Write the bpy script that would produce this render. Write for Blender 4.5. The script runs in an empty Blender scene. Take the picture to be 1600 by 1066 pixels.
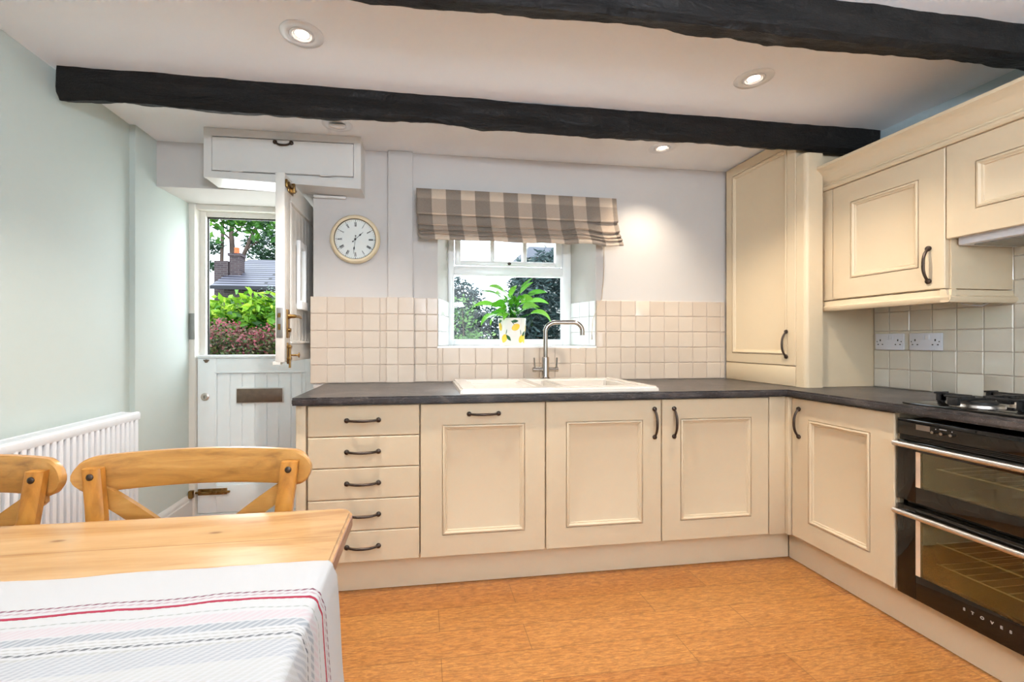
import bpy, bmesh, math, random
from math import sin, cos, pi, radians, sqrt
from mathutils import Vector, Matrix, noise
random.seed(7)
scn = bpy.context.scene
COL = scn.collection

# ------------------------------------------------------------------ camera, sky, light, exposure
cam_d = bpy.data.cameras.new('camera'); cam = bpy.data.objects.new('camera', cam_d); COL.objects.link(cam)
cam.location = (.5144, -2.0876, 1.1553); cam.rotation_euler = (radians(90), 0, -.1443)
cam_d.sensor_width = 36; cam_d.lens = 15.672; cam_d.shift_x = .02358; cam_d.shift_y = .00066
cam_d.clip_start = .02; cam_d.clip_end = 200
scn.camera = cam
vs = scn.view_settings
vs.view_transform = 'Standard'; vs.look = 'None'; vs.gamma = 1; vs.use_curve_mapping = False
vs.exposure = 0.12
world = bpy.data.worlds.new('overcast_sky'); scn.world = world; world.use_nodes = True
bg = world.node_tree.nodes['Background']
bg.inputs['Color'].default_value = (.86, .97, 1.06, 1); bg.inputs['Strength'].default_value = 3.2
scn.cycles.max_bounces = 10; scn.cycles.diffuse_bounces = 5; scn.cycles.glossy_bounces = 4
scn.cycles.transparent_max_bounces = 12
scn.cycles.sample_clamp_indirect = 6
scn.cycles.use_denoising = True; scn.cycles.denoising_prefilter = 'FAST'

def area(name, loc, rot, sx, sy, power, color=(1, 1, 1), portal=False):
    l = bpy.data.lights.new(name, 'AREA'); l.shape = 'RECTANGLE'; l.size = sx; l.size_y = sy
    l.energy = power; l.color = color
    if portal: l.cycles.is_portal = True
    o = bpy.data.objects.new(name, l); COL.objects.link(o); o.location = loc; o.rotation_euler = rot
    return o
# daylight through the doorway and the sink window; the unseen rear pair is added fill
area('doorway_portal', (-.55, 1.2, 1.55), (radians(-90), 0, 0), .8, 1.0, 1, portal=True)
area('window_portal', (1.11, 1.02, 1.55), (radians(-90), 0, 0), .86, .86, 1, portal=True)
area('rear_portal', (1.4, -3.42, 1.52), (radians(90), 0, 0), 1.6, 1.15, 1, portal=True)
area('doorway_daylight', (-.55, 1.55, 1.75), (radians(-78), 0, 0), .9, 1.0, 20, (.93, .97, 1.0))
area('window_daylight', (1.11, 1.35, 1.75), (radians(-78), 0, 0), .9, .9, 17, (.93, .97, 1.0))
area('added_rear_fill', (1.4, -3.36, 1.52), (radians(90), 0, 0), 1.5, 1.05, 15, (.94, .98, 1.0))

# unseen upward fill light, added behind the camera to brighten the ceiling
area('added_ceiling_fill', (.9, -2.75, 1.72), (radians(180 - 14), 0, 0), .45, .45, 84, (.85, .95, 1.09))

# ------------------------------------------------------------------ materials
def lin(c):
    f = lambda v: v / 12.92 if v <= .04045 else ((v + .055) / 1.055) ** 2.4
    return tuple(f(v / 255) for v in c) + (1,)
class NT:
    def __init__(s, name):
        s.m = bpy.data.materials.new(name); s.m.use_nodes = True; s.t = s.m.node_tree
        s.b = s.t.nodes['Principled BSDF']; s.out = s.t.nodes['Material Output']
    def n(s, typ, **kw):
        nd = s.t.nodes.new(typ)
        for k, v in kw.items():
            if k[0].isupper() or ' ' in k: nd.inputs[k].default_value = v
            else: setattr(nd, k, v)
        return nd
    def l(s, a, b): s.t.links.new(a, b)
    def coord(s, scale=(1, 1, 1), which='Object', loc=(0, 0, 0), rot=(0, 0, 0)):
        tc = s.n('ShaderNodeTexCoord'); mp = s.n('ShaderNodeMapping')
        mp.inputs['Scale'].default_value = scale; mp.inputs['Location'].default_value = loc; mp.inputs['Rotation'].default_value = rot
        s.l(tc.outputs[which], mp.inputs[0]); return mp.outputs[0]
    def noise(s, vec, scale=5, detail=4, rough=.55, dist=0):
        nd = s.n('ShaderNodeTexNoise'); s.l(vec, nd.inputs['Vector'])
        nd.inputs['Scale'].default_value = scale; nd.inputs['Detail'].default_value = detail
        nd.inputs['Roughness'].default_value = rough; nd.inputs['Distortion'].default_value = dist
        return nd.outputs['Fac']
    def ramp(s, fac, stops, interp='LINEAR'):
        r = s.n('ShaderNodeValToRGB'); cr = r.color_ramp; cr.interpolation = interp
        while len(cr.elements) < len(stops): cr.elements.new(.5)
        for e, (p, c) in zip(cr.elements, stops): e.position = p; e.color = c if len(c) == 4 else lin(c)
        s.l(fac, r.inputs[0]); return r.outputs[0]
    def mix(s, fac, a, b, mode='MIX'):
        m = s.n('ShaderNodeMix', data_type='RGBA', blend_type=mode)
        for sock, v in ((m.inputs[0], fac), (m.inputs[6], a), (m.inputs[7], b)):
            if hasattr(v, 'links'): s.l(v, sock)
            else: sock.default_value = v
        return m.outputs[2]
    def math(s, op, a, b=0.0, c=0.0):
        m = s.n('ShaderNodeMath', operation=op)
        for sock, v in zip(m.inputs, (a, b, c)):
            if hasattr(v, 'links'): s.l(v, sock)
            else: sock.default_value = v
        return m.outputs[0]
    def bump(s, h, strength=.2, dist=.01):
        b = s.n('ShaderNodeBump'); b.inputs['Strength'].default_value = strength; b.inputs['Distance'].default_value = dist
        s.l(h, b.inputs['Height']); s.l(b.outputs[0], s.b.inputs['Normal'])
    def color(s, c):
        if hasattr(c, 'links'): s.l(c, s.b.inputs['Base Color'])
        else: s.b.inputs['Base Color'].default_value = c
    def set(s, **kw):
        for k, v in kw.items(): s.b.inputs[k.replace('_', ' ')].default_value = v
        return s

def paint(name, rgb, rough=.6, var=.03, bump=.04, bscale=40, spec=.5):
    t = NT(name); v = t.coord()
    n = t.noise(v, 2.5, 3)
    a = lin(rgb); d = tuple(x * (1 - var) for x in a[:3]) + (1,); u = tuple(min(1, x * (1 + var)) for x in a[:3]) + (1,)
    t.color(t.ramp(n, [(.3, d), (.7, u)])); t.set(Roughness=rough)
    t.b.inputs['Specular IOR Level'].default_value = spec
    if bump: t.bump(t.noise(v, bscale, 3), bump, .01)
    return t.m

M = {}
M['wall_white'] = paint('white_wall_paint', (197, 192, 188), .75, .012, .12, 9)
M['wall_sage'] = paint('sage_wall_paint', (192, 201, 195), .7, .012, .06, 5)
M['wall_blue'] = paint('blue_wall_paint', (188, 203, 207), .75, .02, .06, 8)
M['ceiling'] = paint('white_ceiling_paint', (238, 240, 243), .85, .01, .15, 4)
M['cream'] = paint('cream_cabinet_paint', (214, 195, 165), .42, .012, .02, 60)
M['gloss_white'] = paint('white_gloss_paint', (212, 209, 204), .32, .02, .05, 12)
M['door_white'] = paint('aged_white_door_paint', (226, 222, 214), .4, .03, .06, 14)
M['door_cool'] = paint('white_stable_door_paint', (238, 245, 247), .4, .02, .05, 14)
M['radiator'] = paint('white_radiator_enamel', (224, 226, 228), .3, .005, 0)
M['upvc'] = paint('white_window_frame', (240, 242, 243), .28, .005, 0)
M['plastic_white'] = paint('white_plastic', (226, 228, 236), .35, .01, 0)
M['plastic_dark'] = paint('dark_plastic', (28, 26, 25), .5, .05, 0)
M['ceramic'] = paint('white_sink_ceramic', (216, 209, 200), .1, .01, 0)
M['gap_dark'] = paint('shadow_gap_dark', (30, 26, 22), .8, .05, 0)
M['black_enamel'] = paint('black_enamel', (14, 13, 13), .25, .05, 0)
M['cast_iron'] = paint('black_cast_iron', (22, 21, 21), .55, .1, .2, 60)
M['oven_cavity'] = paint('oven_cavity_enamel', (150, 140, 104), .45, .08, .05, 60)
M['oven_strip'] = paint('pale_oven_strip', (224, 196, 170), .4, .02, 0)
M['clock_cream'] = paint('cream_clock_case', (222, 205, 172), .4, .03, 0)
M['clock_dial'] = paint('clock_dial_paper', (228, 232, 228), .6, .01, 0)
M['ink'] = paint('black_ink', (24, 24, 26), .6, .05, 0)
M['pot_white'] = paint('white_pot_glaze', (242, 240, 236), .3, .01, 0)
M['lemon'] = paint('lemon_yellow_print', (250, 206, 74), .4, .18, 0)
M['print_green'] = paint('leaf_green_print', (40, 92, 52), .45, .15, 0)
M['soil'] = paint('potting_soil', (52, 38, 28), .95, .3, .6, 60)
M['rope'] = paint('beige_cord', (205, 185, 155), .8, .05, 0)
M['terracotta'] = paint('orange_terracotta', (232, 112, 62), .7, .08, .1, 20)
M['outdoor_stone'] = paint('garden_stone', (186, 182, 180), .9, .15, .4, 6)

def metal(name, rgb, rough=.25, var=.1, metallic=1.0, bscale=0):
    t = NT(name); n = t.noise(t.coord(), 30, 4); a = lin(rgb)
    t.color(t.ramp(n, [(.3, tuple(x * (1 - var) for x in a[:3]) + (1,)), (.7, a)]))
    t.set(Metallic=metallic, Roughness=rough)
    if bscale: t.bump(t.noise(t.coord(), bscale, 3), .3, .004)
    return t.m
M['chrome'] = metal('polished_chrome', (168, 160, 153), .12, .03)
M['steel'] = metal('brushed_steel', (214, 206, 198), .3, .06)
M['pewter'] = metal('dark_pewter', (84, 72, 64), .42, .35, .85, 120)
M['brass'] = metal('aged_brass', (158, 124, 74), .32, .4, 1.0, 60)
M['bronze'] = metal('tarnished_bronze', (128, 112, 98), .45, .25, .8)
M['zinc'] = metal('dull_zinc', (158, 156, 152), .45, .15, .8)
M['satin_ring'] = metal('satin_white_metal', (228, 228, 230), .35, .03, .35)

def worktop_mat():
    t = NT('dark_slate_laminate'); v = t.coord()
    n1 = t.noise(v, 5, 8, .68, .6); n2 = t.noise(v, 26, 6, .6, 1.2); n3 = t.noise(t.coord((3, 9, 9)), 9, 8, .7, 2.0)
    c = t.ramp(n1, [(.3, (30, 28, 30)), (.5, (52, 48, 49)), (.7, (98, 90, 86))])
    c = t.mix(t.ramp(n2, [(.5, (0, 0, 0)), (.75, (90, 90, 90))]), c, lin((112, 100, 92)))
    c = t.mix(t.ramp(n3, [(.56, (0, 0, 0)), (.64, (190, 190, 190)), (.68, (0, 0, 0))]), c, lin((160, 150, 144)))
    t.color(c); t.set(Roughness=.34); t.bump(n2, .05, .003); return t.m
M['worktop'] = worktop_mat()

def floor_mat():
    t = NT('oak_plank_floor'); v = t.coord()
    br = t.n('ShaderNodeTexBrick'); t.l(v, br.inputs['Vector'])
    br.offset = .37; br.offset_frequency = 2; br.squash = 1
    br.inputs['Color1'].default_value = (0, 0, 0, 1); br.inputs['Color2'].default_value = (1, 1, 1, 1); br.inputs['Mortar'].default_value = (.5, .5, .5, 1)
    br.inputs['Scale'].default_value = 1; br.inputs['Mortar Size'].default_value = .0012; br.inputs['Mortar Smooth'].default_value = .2
    br.inputs['Brick Width'].default_value = .92; br.inputs['Row Height'].default_value = .152
    # a different slice of grain in each plank
    sep = t.n('ShaderNodeSeparateXYZ'); t.l(v, sep.inputs[0])
    row = t.math('FLOOR', t.math('DIVIDE', sep.outputs[1], .152))
    comb = t.n('ShaderNodeCombineXYZ')
    t.l(t.math('MULTIPLY', sep.outputs[0], 2.2), comb.inputs[0]); t.l(t.math('MULTIPLY', sep.outputs[1], 12.0), comb.inputs[1])
    t.l(t.math('MULTIPLY', row, 3.7), comb.inputs[2])
    g1 = t.noise(comb.outputs[0], 5.0, 9, .74, 2.2); 
    comb2 = t.n('ShaderNodeCombineXYZ')
    t.l(t.math('MULTIPLY', sep.outputs[0], 12.0), comb2.inputs[0]); t.l(t.math('MULTIPLY', sep.outputs[1], 90.0), comb2.inputs[1]); t.l(row, comb2.inputs[2])
    g2 = t.noise(comb2.outputs[0], 2.2, 5, .7, .6)
    c = t.ramp(g1, [(.28, (112, 64, 26)), (.43, (164, 101, 45)), (.54, (196, 137, 73)), (.70, (144, 86, 36))])
    comb3 = t.n('ShaderNodeCombineXYZ')
    t.l(t.math('MULTIPLY', sep.outputs[0], 1.3), comb3.inputs[0]); t.l(t.math('MULTIPLY', sep.outputs[1], 8.0), comb3.inputs[1]); t.l(t.math('MULTIPLY', row, 5.3), comb3.inputs[2])
    g0 = t.noise(comb3.outputs[0], 3.4, 6, .62, 2.6)
    c = t.mix(.5, c, t.ramp(g0, [(.30, (122, 70, 28)), (.42, (190, 126, 62)), (.47, (150, 90, 38)), (.55, (212, 152, 84)), (.60, (160, 98, 42)), (.72, (198, 136, 68))]))
    c = t.mix(t.ramp(g2, [(.42, (225, 225, 225)), (.54, (0, 0, 0))]), c, lin((112, 60, 24)))
    c = t.mix(.20, c, t.mix(br.outputs['Color'], lin((168, 94, 38)), lin((228, 164, 92))))
    c = t.mix(t.math('MULTIPLY', br.outputs['Fac'], .75), c, lin((86, 50, 24)))
    t.color(c); t.set(Roughness=.34); t.bump(g2, .08, .003); return t.m
M['floor'] = floor_mat()

def wood(name, dark, mid, light, stretch, knots=True, rough=.35, scale=2.0, boards=0):
    t = NT(name); v = t.coord(stretch)
    g = t.noise(v, scale, 7, .6, 1.4); f = t.noise(t.coord(tuple(x * 5 for x in stretch)), scale * 2, 4, .6, .4)
    c = t.ramp(g, [(.25, dark), (.48, mid), (.75, light)])
    c = t.mix(t.ramp(f, [(.35, (90, 90, 90)), (.6, (0, 0, 0))]), c, lin(dark))
    if knots:
        vo = t.n('ShaderNodeTexVoronoi'); vo.inputs['Scale'].default_value = 3.6; t.l(t.coord((.8, 1.9, 1.9)), vo.inputs['Vector'])
        c = t.mix(t.ramp(vo.outputs['Distance'], [(.03, (235, 235, 235)), (.06, (90, 90, 90)), (.13, (0, 0, 0))]), c, lin((84, 50, 28)))
    if boards:
        sep = t.n('ShaderNodeSeparateXYZ'); t.l(t.coord(), sep.inputs[0])
        fr = t.math('FRACT', t.math('DIVIDE', sep.outputs[1], boards))
        c = t.mix(t.ramp(fr, [(0, (230, 230, 230)), (.02, (0, 0, 0))]), c, lin((120, 76, 36)))
    t.color(c); t.set(Roughness=rough); t.bump(g, .04, .004); return t.m
M['pine'] = wood('waxed_pine', (154, 108, 64), (188, 146, 98), (208, 172, 128), (.7, 6, 6), True, .26, 2.0, .152)
M['pine_edge'] = wood('waxed_pine_end', (112, 76, 58), (138, 98, 76), (156, 116, 92), (6, .7, 6), False, .4)
M['chair_wood'] = wood('honey_chair_wood', (146, 96, 44), (186, 132, 66), (204, 154, 88), (1.6, 9, 9), False, .3, 2.4)
M['chair_wood_v'] = wood('honey_chair_wood_upright', (152, 94, 34), (190, 128, 54), (206, 146, 70), (9, 9, 1.6), False, .3, 2.4)

def beam_mat():
    t = NT('tarred_black_timber'); v = t.coord((1, 5, 5))
    g = t.noise(v, 3.5, 8, .65, .8); w = t.noise(t.coord(), 7, 5, .6, .4)
    c = t.ramp(g, [(.3, (10, 9, 9)), (.6, (22, 19, 18)), (.8, (44, 38, 34))])
    c = t.mix(t.ramp(w, [(.69, (0, 0, 0)), (.78, (110, 110, 110))]), c, lin((120, 112, 106)))
    t.color(c); t.set(Roughness=.5); t.b.inputs['Specular IOR Level'].default_value = .3; t.bump(t.math('ADD', g, w), .9, .03); return t.m
M['beam'] = beam_mat()

def tile_mat(name, rgb, rgb2, rough):
    t = NT(name); at = t.n('ShaderNodeAttribute'); at.attribute_name = 'tint'
    c = t.mix(at.outputs['Fac'], lin(rgb), lin(rgb2)); n = t.noise(t.coord(), 14, 3)
    t.color(t.mix(t.math('MULTIPLY', n, .2), c, lin(rgb2))); t.set(Roughness=rough)
    t.bump(t.noise(t.coord(), 9, 3), .12, .01); return t.m
M['tile'] = tile_mat('cream_glazed_tile', (205, 191, 176), (198, 182, 166), .22)
M['tile_side'] = tile_mat('ivory_glazed_tile', (220, 213, 197), (215, 207, 190), .12)
M['tile_white'] = tile_mat('white_reveal_tile', (240, 241, 240), (234, 236, 235), .2)
M['grout'] = paint('pale_grout', (192, 180, 166), .9, .05, .2, 80)

def fabric_check():
    t = NT('checked_blind_linen'); uv = t.n('ShaderNodeTexCoord').outputs['UV']
    sep = t.n('ShaderNodeSeparateXYZ'); t.l(uv, sep.inputs[0])
    a = t.math('LESS_THAN', t.math('FRACT', t.math('DIVIDE', sep.outputs[0], .1772)), .515)
    b = t.math('GREATER_THAN', t.math('FRACT', t.math('DIVIDE', t.math('ADD', sep.outputs[1], .028), .176)), .5)
    s = t.math('ADD', a, b)
    mp = t.n('ShaderNodeMapping'); mp.inputs['Scale'].default_value = (900, 90, 1); t.l(uv, mp.inputs[0])
    n1 = t.noise(mp.outputs[0], 1, 2)
    mp2 = t.n('ShaderNodeMapping'); mp2.inputs['Scale'].default_value = (90, 900, 1); t.l(uv, mp2.inputs[0])
    n2 = t.noise(mp2.outputs[0], 1, 2)
    light, mid_c, mid_r, dark = lin((206, 186, 166)), lin((116, 104, 97)), lin((158, 140, 126)), lin((84, 76, 73))
    c = t.mix(a, t.mix(b, light, mid_r), t.mix(b, mid_c, dark))
    c = t.mix(t.math('MULTIPLY', t.math('ADD', n1, n2), .22), c, lin((216, 196, 172)))
    c = t.mix(t.ramp(n1, [(.36, (90, 90, 90)), (.5, (0, 0, 0))]), c, lin((70, 60, 54)))
    t.color(c); t.set(Roughness=.92); t.bump(n1, .1, .001); return t.m
M['check'] = fabric_check()

def cloth_mat():
    t = NT('striped_table_linen'); v = t.coord(); sep = t.n('ShaderNodeSeparateXYZ'); t.l(v, sep.inputs[0])
    y = t.math('MULTIPLY', sep.outputs[1], -1.0)          # distance from the far hem
    run = t.n('ShaderNodeAttribute'); run.attribute_name = 'run'; xr = run.outputs['Fac']   # distance along the cloth
    white = lin((240, 238, 236)); red = lin((190, 54, 84)); grey = lin((128, 128, 132)); pale = lin((198, 203, 210)); pink = lin((236, 196, 200)); taupe = lin((214, 208, 200))
    nz = t.noise(v, 160, 3)
    W = (240, 238, 236)
    S = [(0, W), (.094, (150, 96, 112)), (.0985, W), (.103, (222, 190, 196)), (.106, W), (.1135, (190, 50, 80)), (.1195, W), (.1225, (205, 178, 186)), (.1245, W), (.129, (214, 200, 204)), (.131, W),
         (.138, (196, 200, 190)), (.1405, W), (.147, (240, 224, 225)), (.166, W), (.168, (190, 194, 198)), (.183, W), (.187, (214, 212, 204)), (.190, W), (.1935, (208, 205, 198)), (.196, W), (.199, (128, 128, 130)), (.204, W),
         (.208, (214, 212, 204)), (.211, (207, 208, 210)), (.245, (228, 226, 220)), (.300, W), (.33, (212, 213, 215)), (.38, W), (.45, (212, 213, 215)), (.50, W)]
    # ramps hold 32 stops at most: scale 0..0.55 m to 0..1
    c = t.ramp(t.math('DIVIDE', y, .55), [(p / .55, col) for p, col in S], 'CONSTANT')
    # twisted-thread dashes, running diagonally along each stripe
    ph = t.math('FRACT', t.math('ADD', t.math('MULTIPLY', xr, 82.0), t.math('MULTIPLY', y, 90.0)))
    dash = t.math('LESS_THAN', ph, .42)
    solid = t.math('MULTIPLY', t.math('GREATER_THAN', y, .1134), t.math('LESS_THAN', y, .1196))
    dash = t.math('MULTIPLY', dash, t.math('SUBTRACT', 1.0, solid))
    c = t.mix(t.math('MULTIPLY', dash, .72), c, white)
    fine = t.math('FRACT', t.math('MULTIPLY', y, 240.0))
    inband = t.math('MULTIPLY', t.math('GREATER_THAN', y, .211), t.math('LESS_THAN', fine, .4))
    c = t.mix(t.math('MULTIPLY', inband, .35), c, white)
    c = t.mix(1.0, c, (.53, .53, .53, 1), 'MULTIPLY')
    t.color(c); t.set(Roughness=.95); t.bump(nz, .12, .002)
    return t.m
M['cloth'] = cloth_mat()

def glass_mat(name, tint=(1, 1, 1), refl=.08, rough=.02):
    t = NT(name); tr = t.n('ShaderNodeBsdfTransparent'); tr.inputs[0].default_value = tint + (1,)
    gl = t.n('ShaderNodeBsdfGlossy'); gl.inputs['Roughness'].default_value = rough
    fr = t.n('ShaderNodeLayerWeight'); fr.inputs['Blend'].default_value = .35
    n = t.noise(t.coord(), 3, 2)
    fac = t.math('ADD', t.math('MULTIPLY', fr.outputs['Fresnel'], refl * 2.0), t.math('MULTIPLY', n, refl * .3))
    mx = t.n('ShaderNodeMixShader'); t.l(fac, mx.inputs[0]); t.l(tr.outputs[0], mx.inputs[1]); t.l(gl.outputs[0], mx.inputs[2])
    t.l(mx.outputs[0], t.out.inputs[0]); return t.m
M['glass'] = glass_mat('window_glass', (.96, .98, .98), .06)
M['oven_glass'] = glass_mat('smoked_oven_glass', (.84, .82, .64), .30)
def gloss_black():
    t = NT('black_oven_glass'); n = t.noise(t.coord(), 4, 2)
    t.color(t.ramp(n, [(0, (12, 10, 9)), (1, (18, 15, 13))])); t.set(Roughness=.06); return t.m
M['black_glass'] = gloss_black()
def emit(name, rgb, st):
    t = NT(name); n = t.noise(t.coord(), 5, 1); t.color(t.ramp(n, [(0, rgb), (1, rgb)]))
    t.b.inputs['Emission Color'].default_value = lin(rgb); t.b.inputs['Emission Strength'].default_value = st; return t.m
M['lamp_on'] = emit('lit_lamp_lens', (255, 236, 214), 14)
M['letter_grey'] = paint('grey_printed_letters', (176, 170, 164), .5, .02, 0)
M['plated_wire'] = paint('plated_wire', (226, 220, 204), .35, .02, 0)
M['display'] = paint('oven_clock_display', (120, 106, 92), .3, .02, 0)
M['lamp_off'] = metal('unlit_lamp_reflector', (196, 192, 188), .25, .2)

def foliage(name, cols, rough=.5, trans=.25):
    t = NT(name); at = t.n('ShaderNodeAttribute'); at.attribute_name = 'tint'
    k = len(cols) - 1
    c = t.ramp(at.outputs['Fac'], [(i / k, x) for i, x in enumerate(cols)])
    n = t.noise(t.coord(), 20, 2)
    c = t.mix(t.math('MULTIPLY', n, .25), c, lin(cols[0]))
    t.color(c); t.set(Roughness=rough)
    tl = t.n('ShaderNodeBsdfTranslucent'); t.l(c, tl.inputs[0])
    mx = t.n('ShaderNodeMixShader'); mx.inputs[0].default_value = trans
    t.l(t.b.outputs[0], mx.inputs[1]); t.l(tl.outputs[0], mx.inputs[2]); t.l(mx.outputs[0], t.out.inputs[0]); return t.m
M['laurel'] = foliage('laurel_leaves', [(40, 84, 24), (92, 150, 38), (150, 196, 50), (206, 226, 70)])
M['cotoneaster'] = foliage('red_berried_twigs', [(60, 62, 44), (92, 110, 58), (150, 84, 92), (196, 84, 104)])
M['pine_needles'] = foliage('pine_needles', [(30, 58, 44), (58, 92, 62), (92, 124, 84)])
M['birch_leaves'] = foliage('fresh_green_leaves', [(46, 92, 30), (96, 150, 48), (138, 190, 70)])
M['conifer'] = foliage('blue_green_conifer', [(38, 56, 58), (58, 80, 82), (92, 112, 112)])
M['pale_bush'] = foliage('pale_green_bush', [(70, 108, 60), (120, 160, 92), (164, 198, 128)])
M['grey_bush'] = foliage('grey_green_bush', [(96, 116, 104), (140, 158, 148), (176, 190, 182)])
M['house_leaf'] = foliage('houseplant_leaves', [(50, 124, 30), (100, 186, 48), (150, 222, 84)], .3, .3)
M['yellow_leaf'] = foliage('yellowed_leaf', [(236, 176, 40), (240, 196, 70)], .4, .2)
M['bark'] = paint('tree_bark', (86, 70, 62), .9, .3, .6, 12)
M['grass'] = paint('garden_ground', (92, 112, 66), .95, .3, .5, 12)
def slate():
    t = NT('slate_roof'); v = t.coord()
    br = t.n('ShaderNodeTexBrick'); t.l(v, br.inputs['Vector']); br.inputs['Scale'].default_value = 1
    br.inputs['Brick Width'].default_value = 2.6; br.inputs['Row Height'].default_value = .15; br.inputs['Mortar Size'].default_value = .040
    br.inputs['Color1'].default_value = lin((104, 104, 120)); br.inputs['Color2'].default_value = lin((124, 124, 138)); br.inputs['Mortar'].default_value = lin((26, 26, 36))
    t.color(br.outputs['Color']); t.set(Roughness=.5); return t.m
M['slate'] = slate()
def brick():
    t = NT('dark_brick'); v = t.coord(rot=(radians(90), 0, 0))
    br = t.n('ShaderNodeTexBrick'); t.l(v, br.inputs['Vector']); br.inputs['Scale'].default_value = 1
    br.inputs['Brick Width'].default_value = .16; br.inputs['Row Height'].default_value = .05; br.inputs['Mortar Size'].default_value = .007
    br.inputs['Color1'].default_value = lin((64, 52, 58)); br.inputs['Color2'].default_value = lin((84, 68, 70)); br.inputs['Mortar'].default_value = lin((96, 90, 90))
    t.color(br.outputs['Color']); t.set(Roughness=.9); return t.m
M['brick'] = brick()

# ------------------------------------------------------------------ builders
def V3(*a): return Vector(a)
class MB:
    def __init__(s): s.v = []; s.f = []; s.tint = []; s.uv = None
    def add(s, vs_, fs, t=0.0):
        b = len(s.v); s.v += [tuple(p) for p in vs_]; s.f += [tuple(i + b for i in f) for f in fs]; s.tint += [t] * len(fs)
        return s
    def bm(s, bm, t=0.0):
        bm.verts.index_update(); s.add([v.co[:] for v in bm.verts], [[v.index for v in f.verts] for f in bm.faces], t); bm.free(); return s
    def box(s, x0, x1, y0, y1, z0, z1, bev=0.0, seg=2, t=0.0):
        x0, x1 = sorted((x0, x1)); y0, y1 = sorted((y0, y1)); z0, z1 = sorted((z0, z1))
        vs_ = [(x, y, z) for x in (x0, x1) for y in (y0, y1) for z in (z0, z1)]
        fs = [(0, 1, 3, 2), (4, 6, 7, 5), (0, 4, 5, 1), (2, 3, 7, 6), (0, 2, 6, 4), (1, 5, 7, 3)]
        if not bev: return s.add(vs_, fs, t)
        b = bmesh.new(); q = [b.verts.new(p) for p in vs_]
        for f in fs: b.faces.new([q[i] for i in f])
        bmesh.ops.bevel(b, geom=b.edges[:], offset=bev, segments=seg, affect='EDGES', profile=.5)
        return s.bm(b, t)
    def obox(s, c, X, Y, Z, hx, hy, hz, bev=0.0, t=0.0):
        m = MB(); m.box(-hx, hx, -hy, hy, -hz, hz, bev); c = Vector(c); X, Y, Z = Vector(X), Vector(Y), Vector(Z)
        return s.add([c + X * p[0] + Y * p[1] + Z * p[2] for p in m.v], m.f, t)
    def bar(s, a, b, w, h, up=(0, 0, 1), bev=0.0):
        a, b = Vector(a), Vector(b); X = (b - a); L = X.length; X.normalize(); up = Vector(up)
        Y = up.cross(X); Y.normalize(); Z = X.cross(Y)
        return s.obox((a + b) / 2, X, Y, Z, L / 2, w / 2, h / 2, bev)
    def prism(s, poly, axis, a, b, t=0.0):
        # poly: 2-D points in the plane of the two other axes (in xyz order), swept from a to b along axis
        n = len(poly)
        def P(p, w): return {'x': (w, p[0], p[1]), 'y': (p[0], w, p[1]), 'z': (p[0], p[1], w)}[axis]
        vs_ = [P(p, a) for p in poly] + [P(p, b) for p in poly]
        fs = [tuple(range(n))[::-1], tuple(range(n, 2 * n))] + [(i, (i + 1) % n, n + (i + 1) % n, n + i) for i in range(n)]
        return s.add(vs_, fs, t)
    def tube(s, path, r, seg=12, caps=True, sx=1.0, t=0.0):
        path = [Vector(p) for p in path]; n = len(path); rs = r if isinstance(r, (list, tuple)) else [r] * n
        vs_, fs = [], []; T0 = (path[1] - path[0]).normalized()
        N = T0.orthogonal().normalized()
        for i, p in enumerate(path):
            T = (path[min(i + 1, n - 1)] - path[max(i - 1, 0)]).normalized()
            N = (N - T * N.dot(T)).normalized(); B = T.cross(N)
            for k in range(seg):
                a = 2 * pi * k / seg; vs_.append(p + N * cos(a) * rs[i] + B * sin(a) * rs[i] * sx)
        for i in range(n - 1):
            for k in range(seg):
                fs.append((i * seg + k, i * seg + (k + 1) % seg, (i + 1) * seg + (k + 1) % seg, (i + 1) * seg + k))
        if caps: fs += [tuple(range(seg))[::-1], tuple(range((n - 1) * seg, n * seg))]
        return s.add(vs_, fs, t)
    def lathe(s, prof, c, axis=(0, 0, 1), seg=32, t=0.0):
        # prof: (radius, height) pairs along the axis
        A = Vector(axis).normalized(); N = A.orthogonal().normalized(); B = A.cross(N); c = Vector(c)
        vs_, fs = [], []; n = len(prof)
        for r, h in prof:
            r = max(r, 1e-5)
            for k in range(seg): a = 2 * pi * k / seg; vs_.append(c + A * h + (N * cos(a) + B * sin(a)) * r)
        for i in range(n - 1):
            for k in range(seg): fs.append((i * seg + k, i * seg + (k + 1) % seg, (i + 1) * seg + (k + 1) % seg, (i + 1) * seg + k))
        return s.add(vs_, fs, t)
    def panel(s, o, U, V, N, w, h, loops):
        # nested rectangles: (inset, depth along N); the first is the back edge, the last is filled
        o, U, V, N = Vector(o), Vector(U), Vector(V), Vector(N); vs_, fs = [], []
        for ins, d in loops:
            for a, b in ((ins, ins), (w - ins, ins), (w - ins, h - ins), (ins, h - ins)): vs_.append(o + U * a + V * b + N * d)
        for i in range(len(loops) - 1):
            for k in range(4): fs.append((i * 4 + k, i * 4 + (k + 1) % 4, i * 4 + 4 + (k + 1) % 4, i * 4 + 4 + k))
        e = 4 * (len(loops) - 1); fs += [(e, e + 1, e + 2, e + 3), (3, 2, 1, 0)]
        return s.add(vs_, fs)
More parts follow.
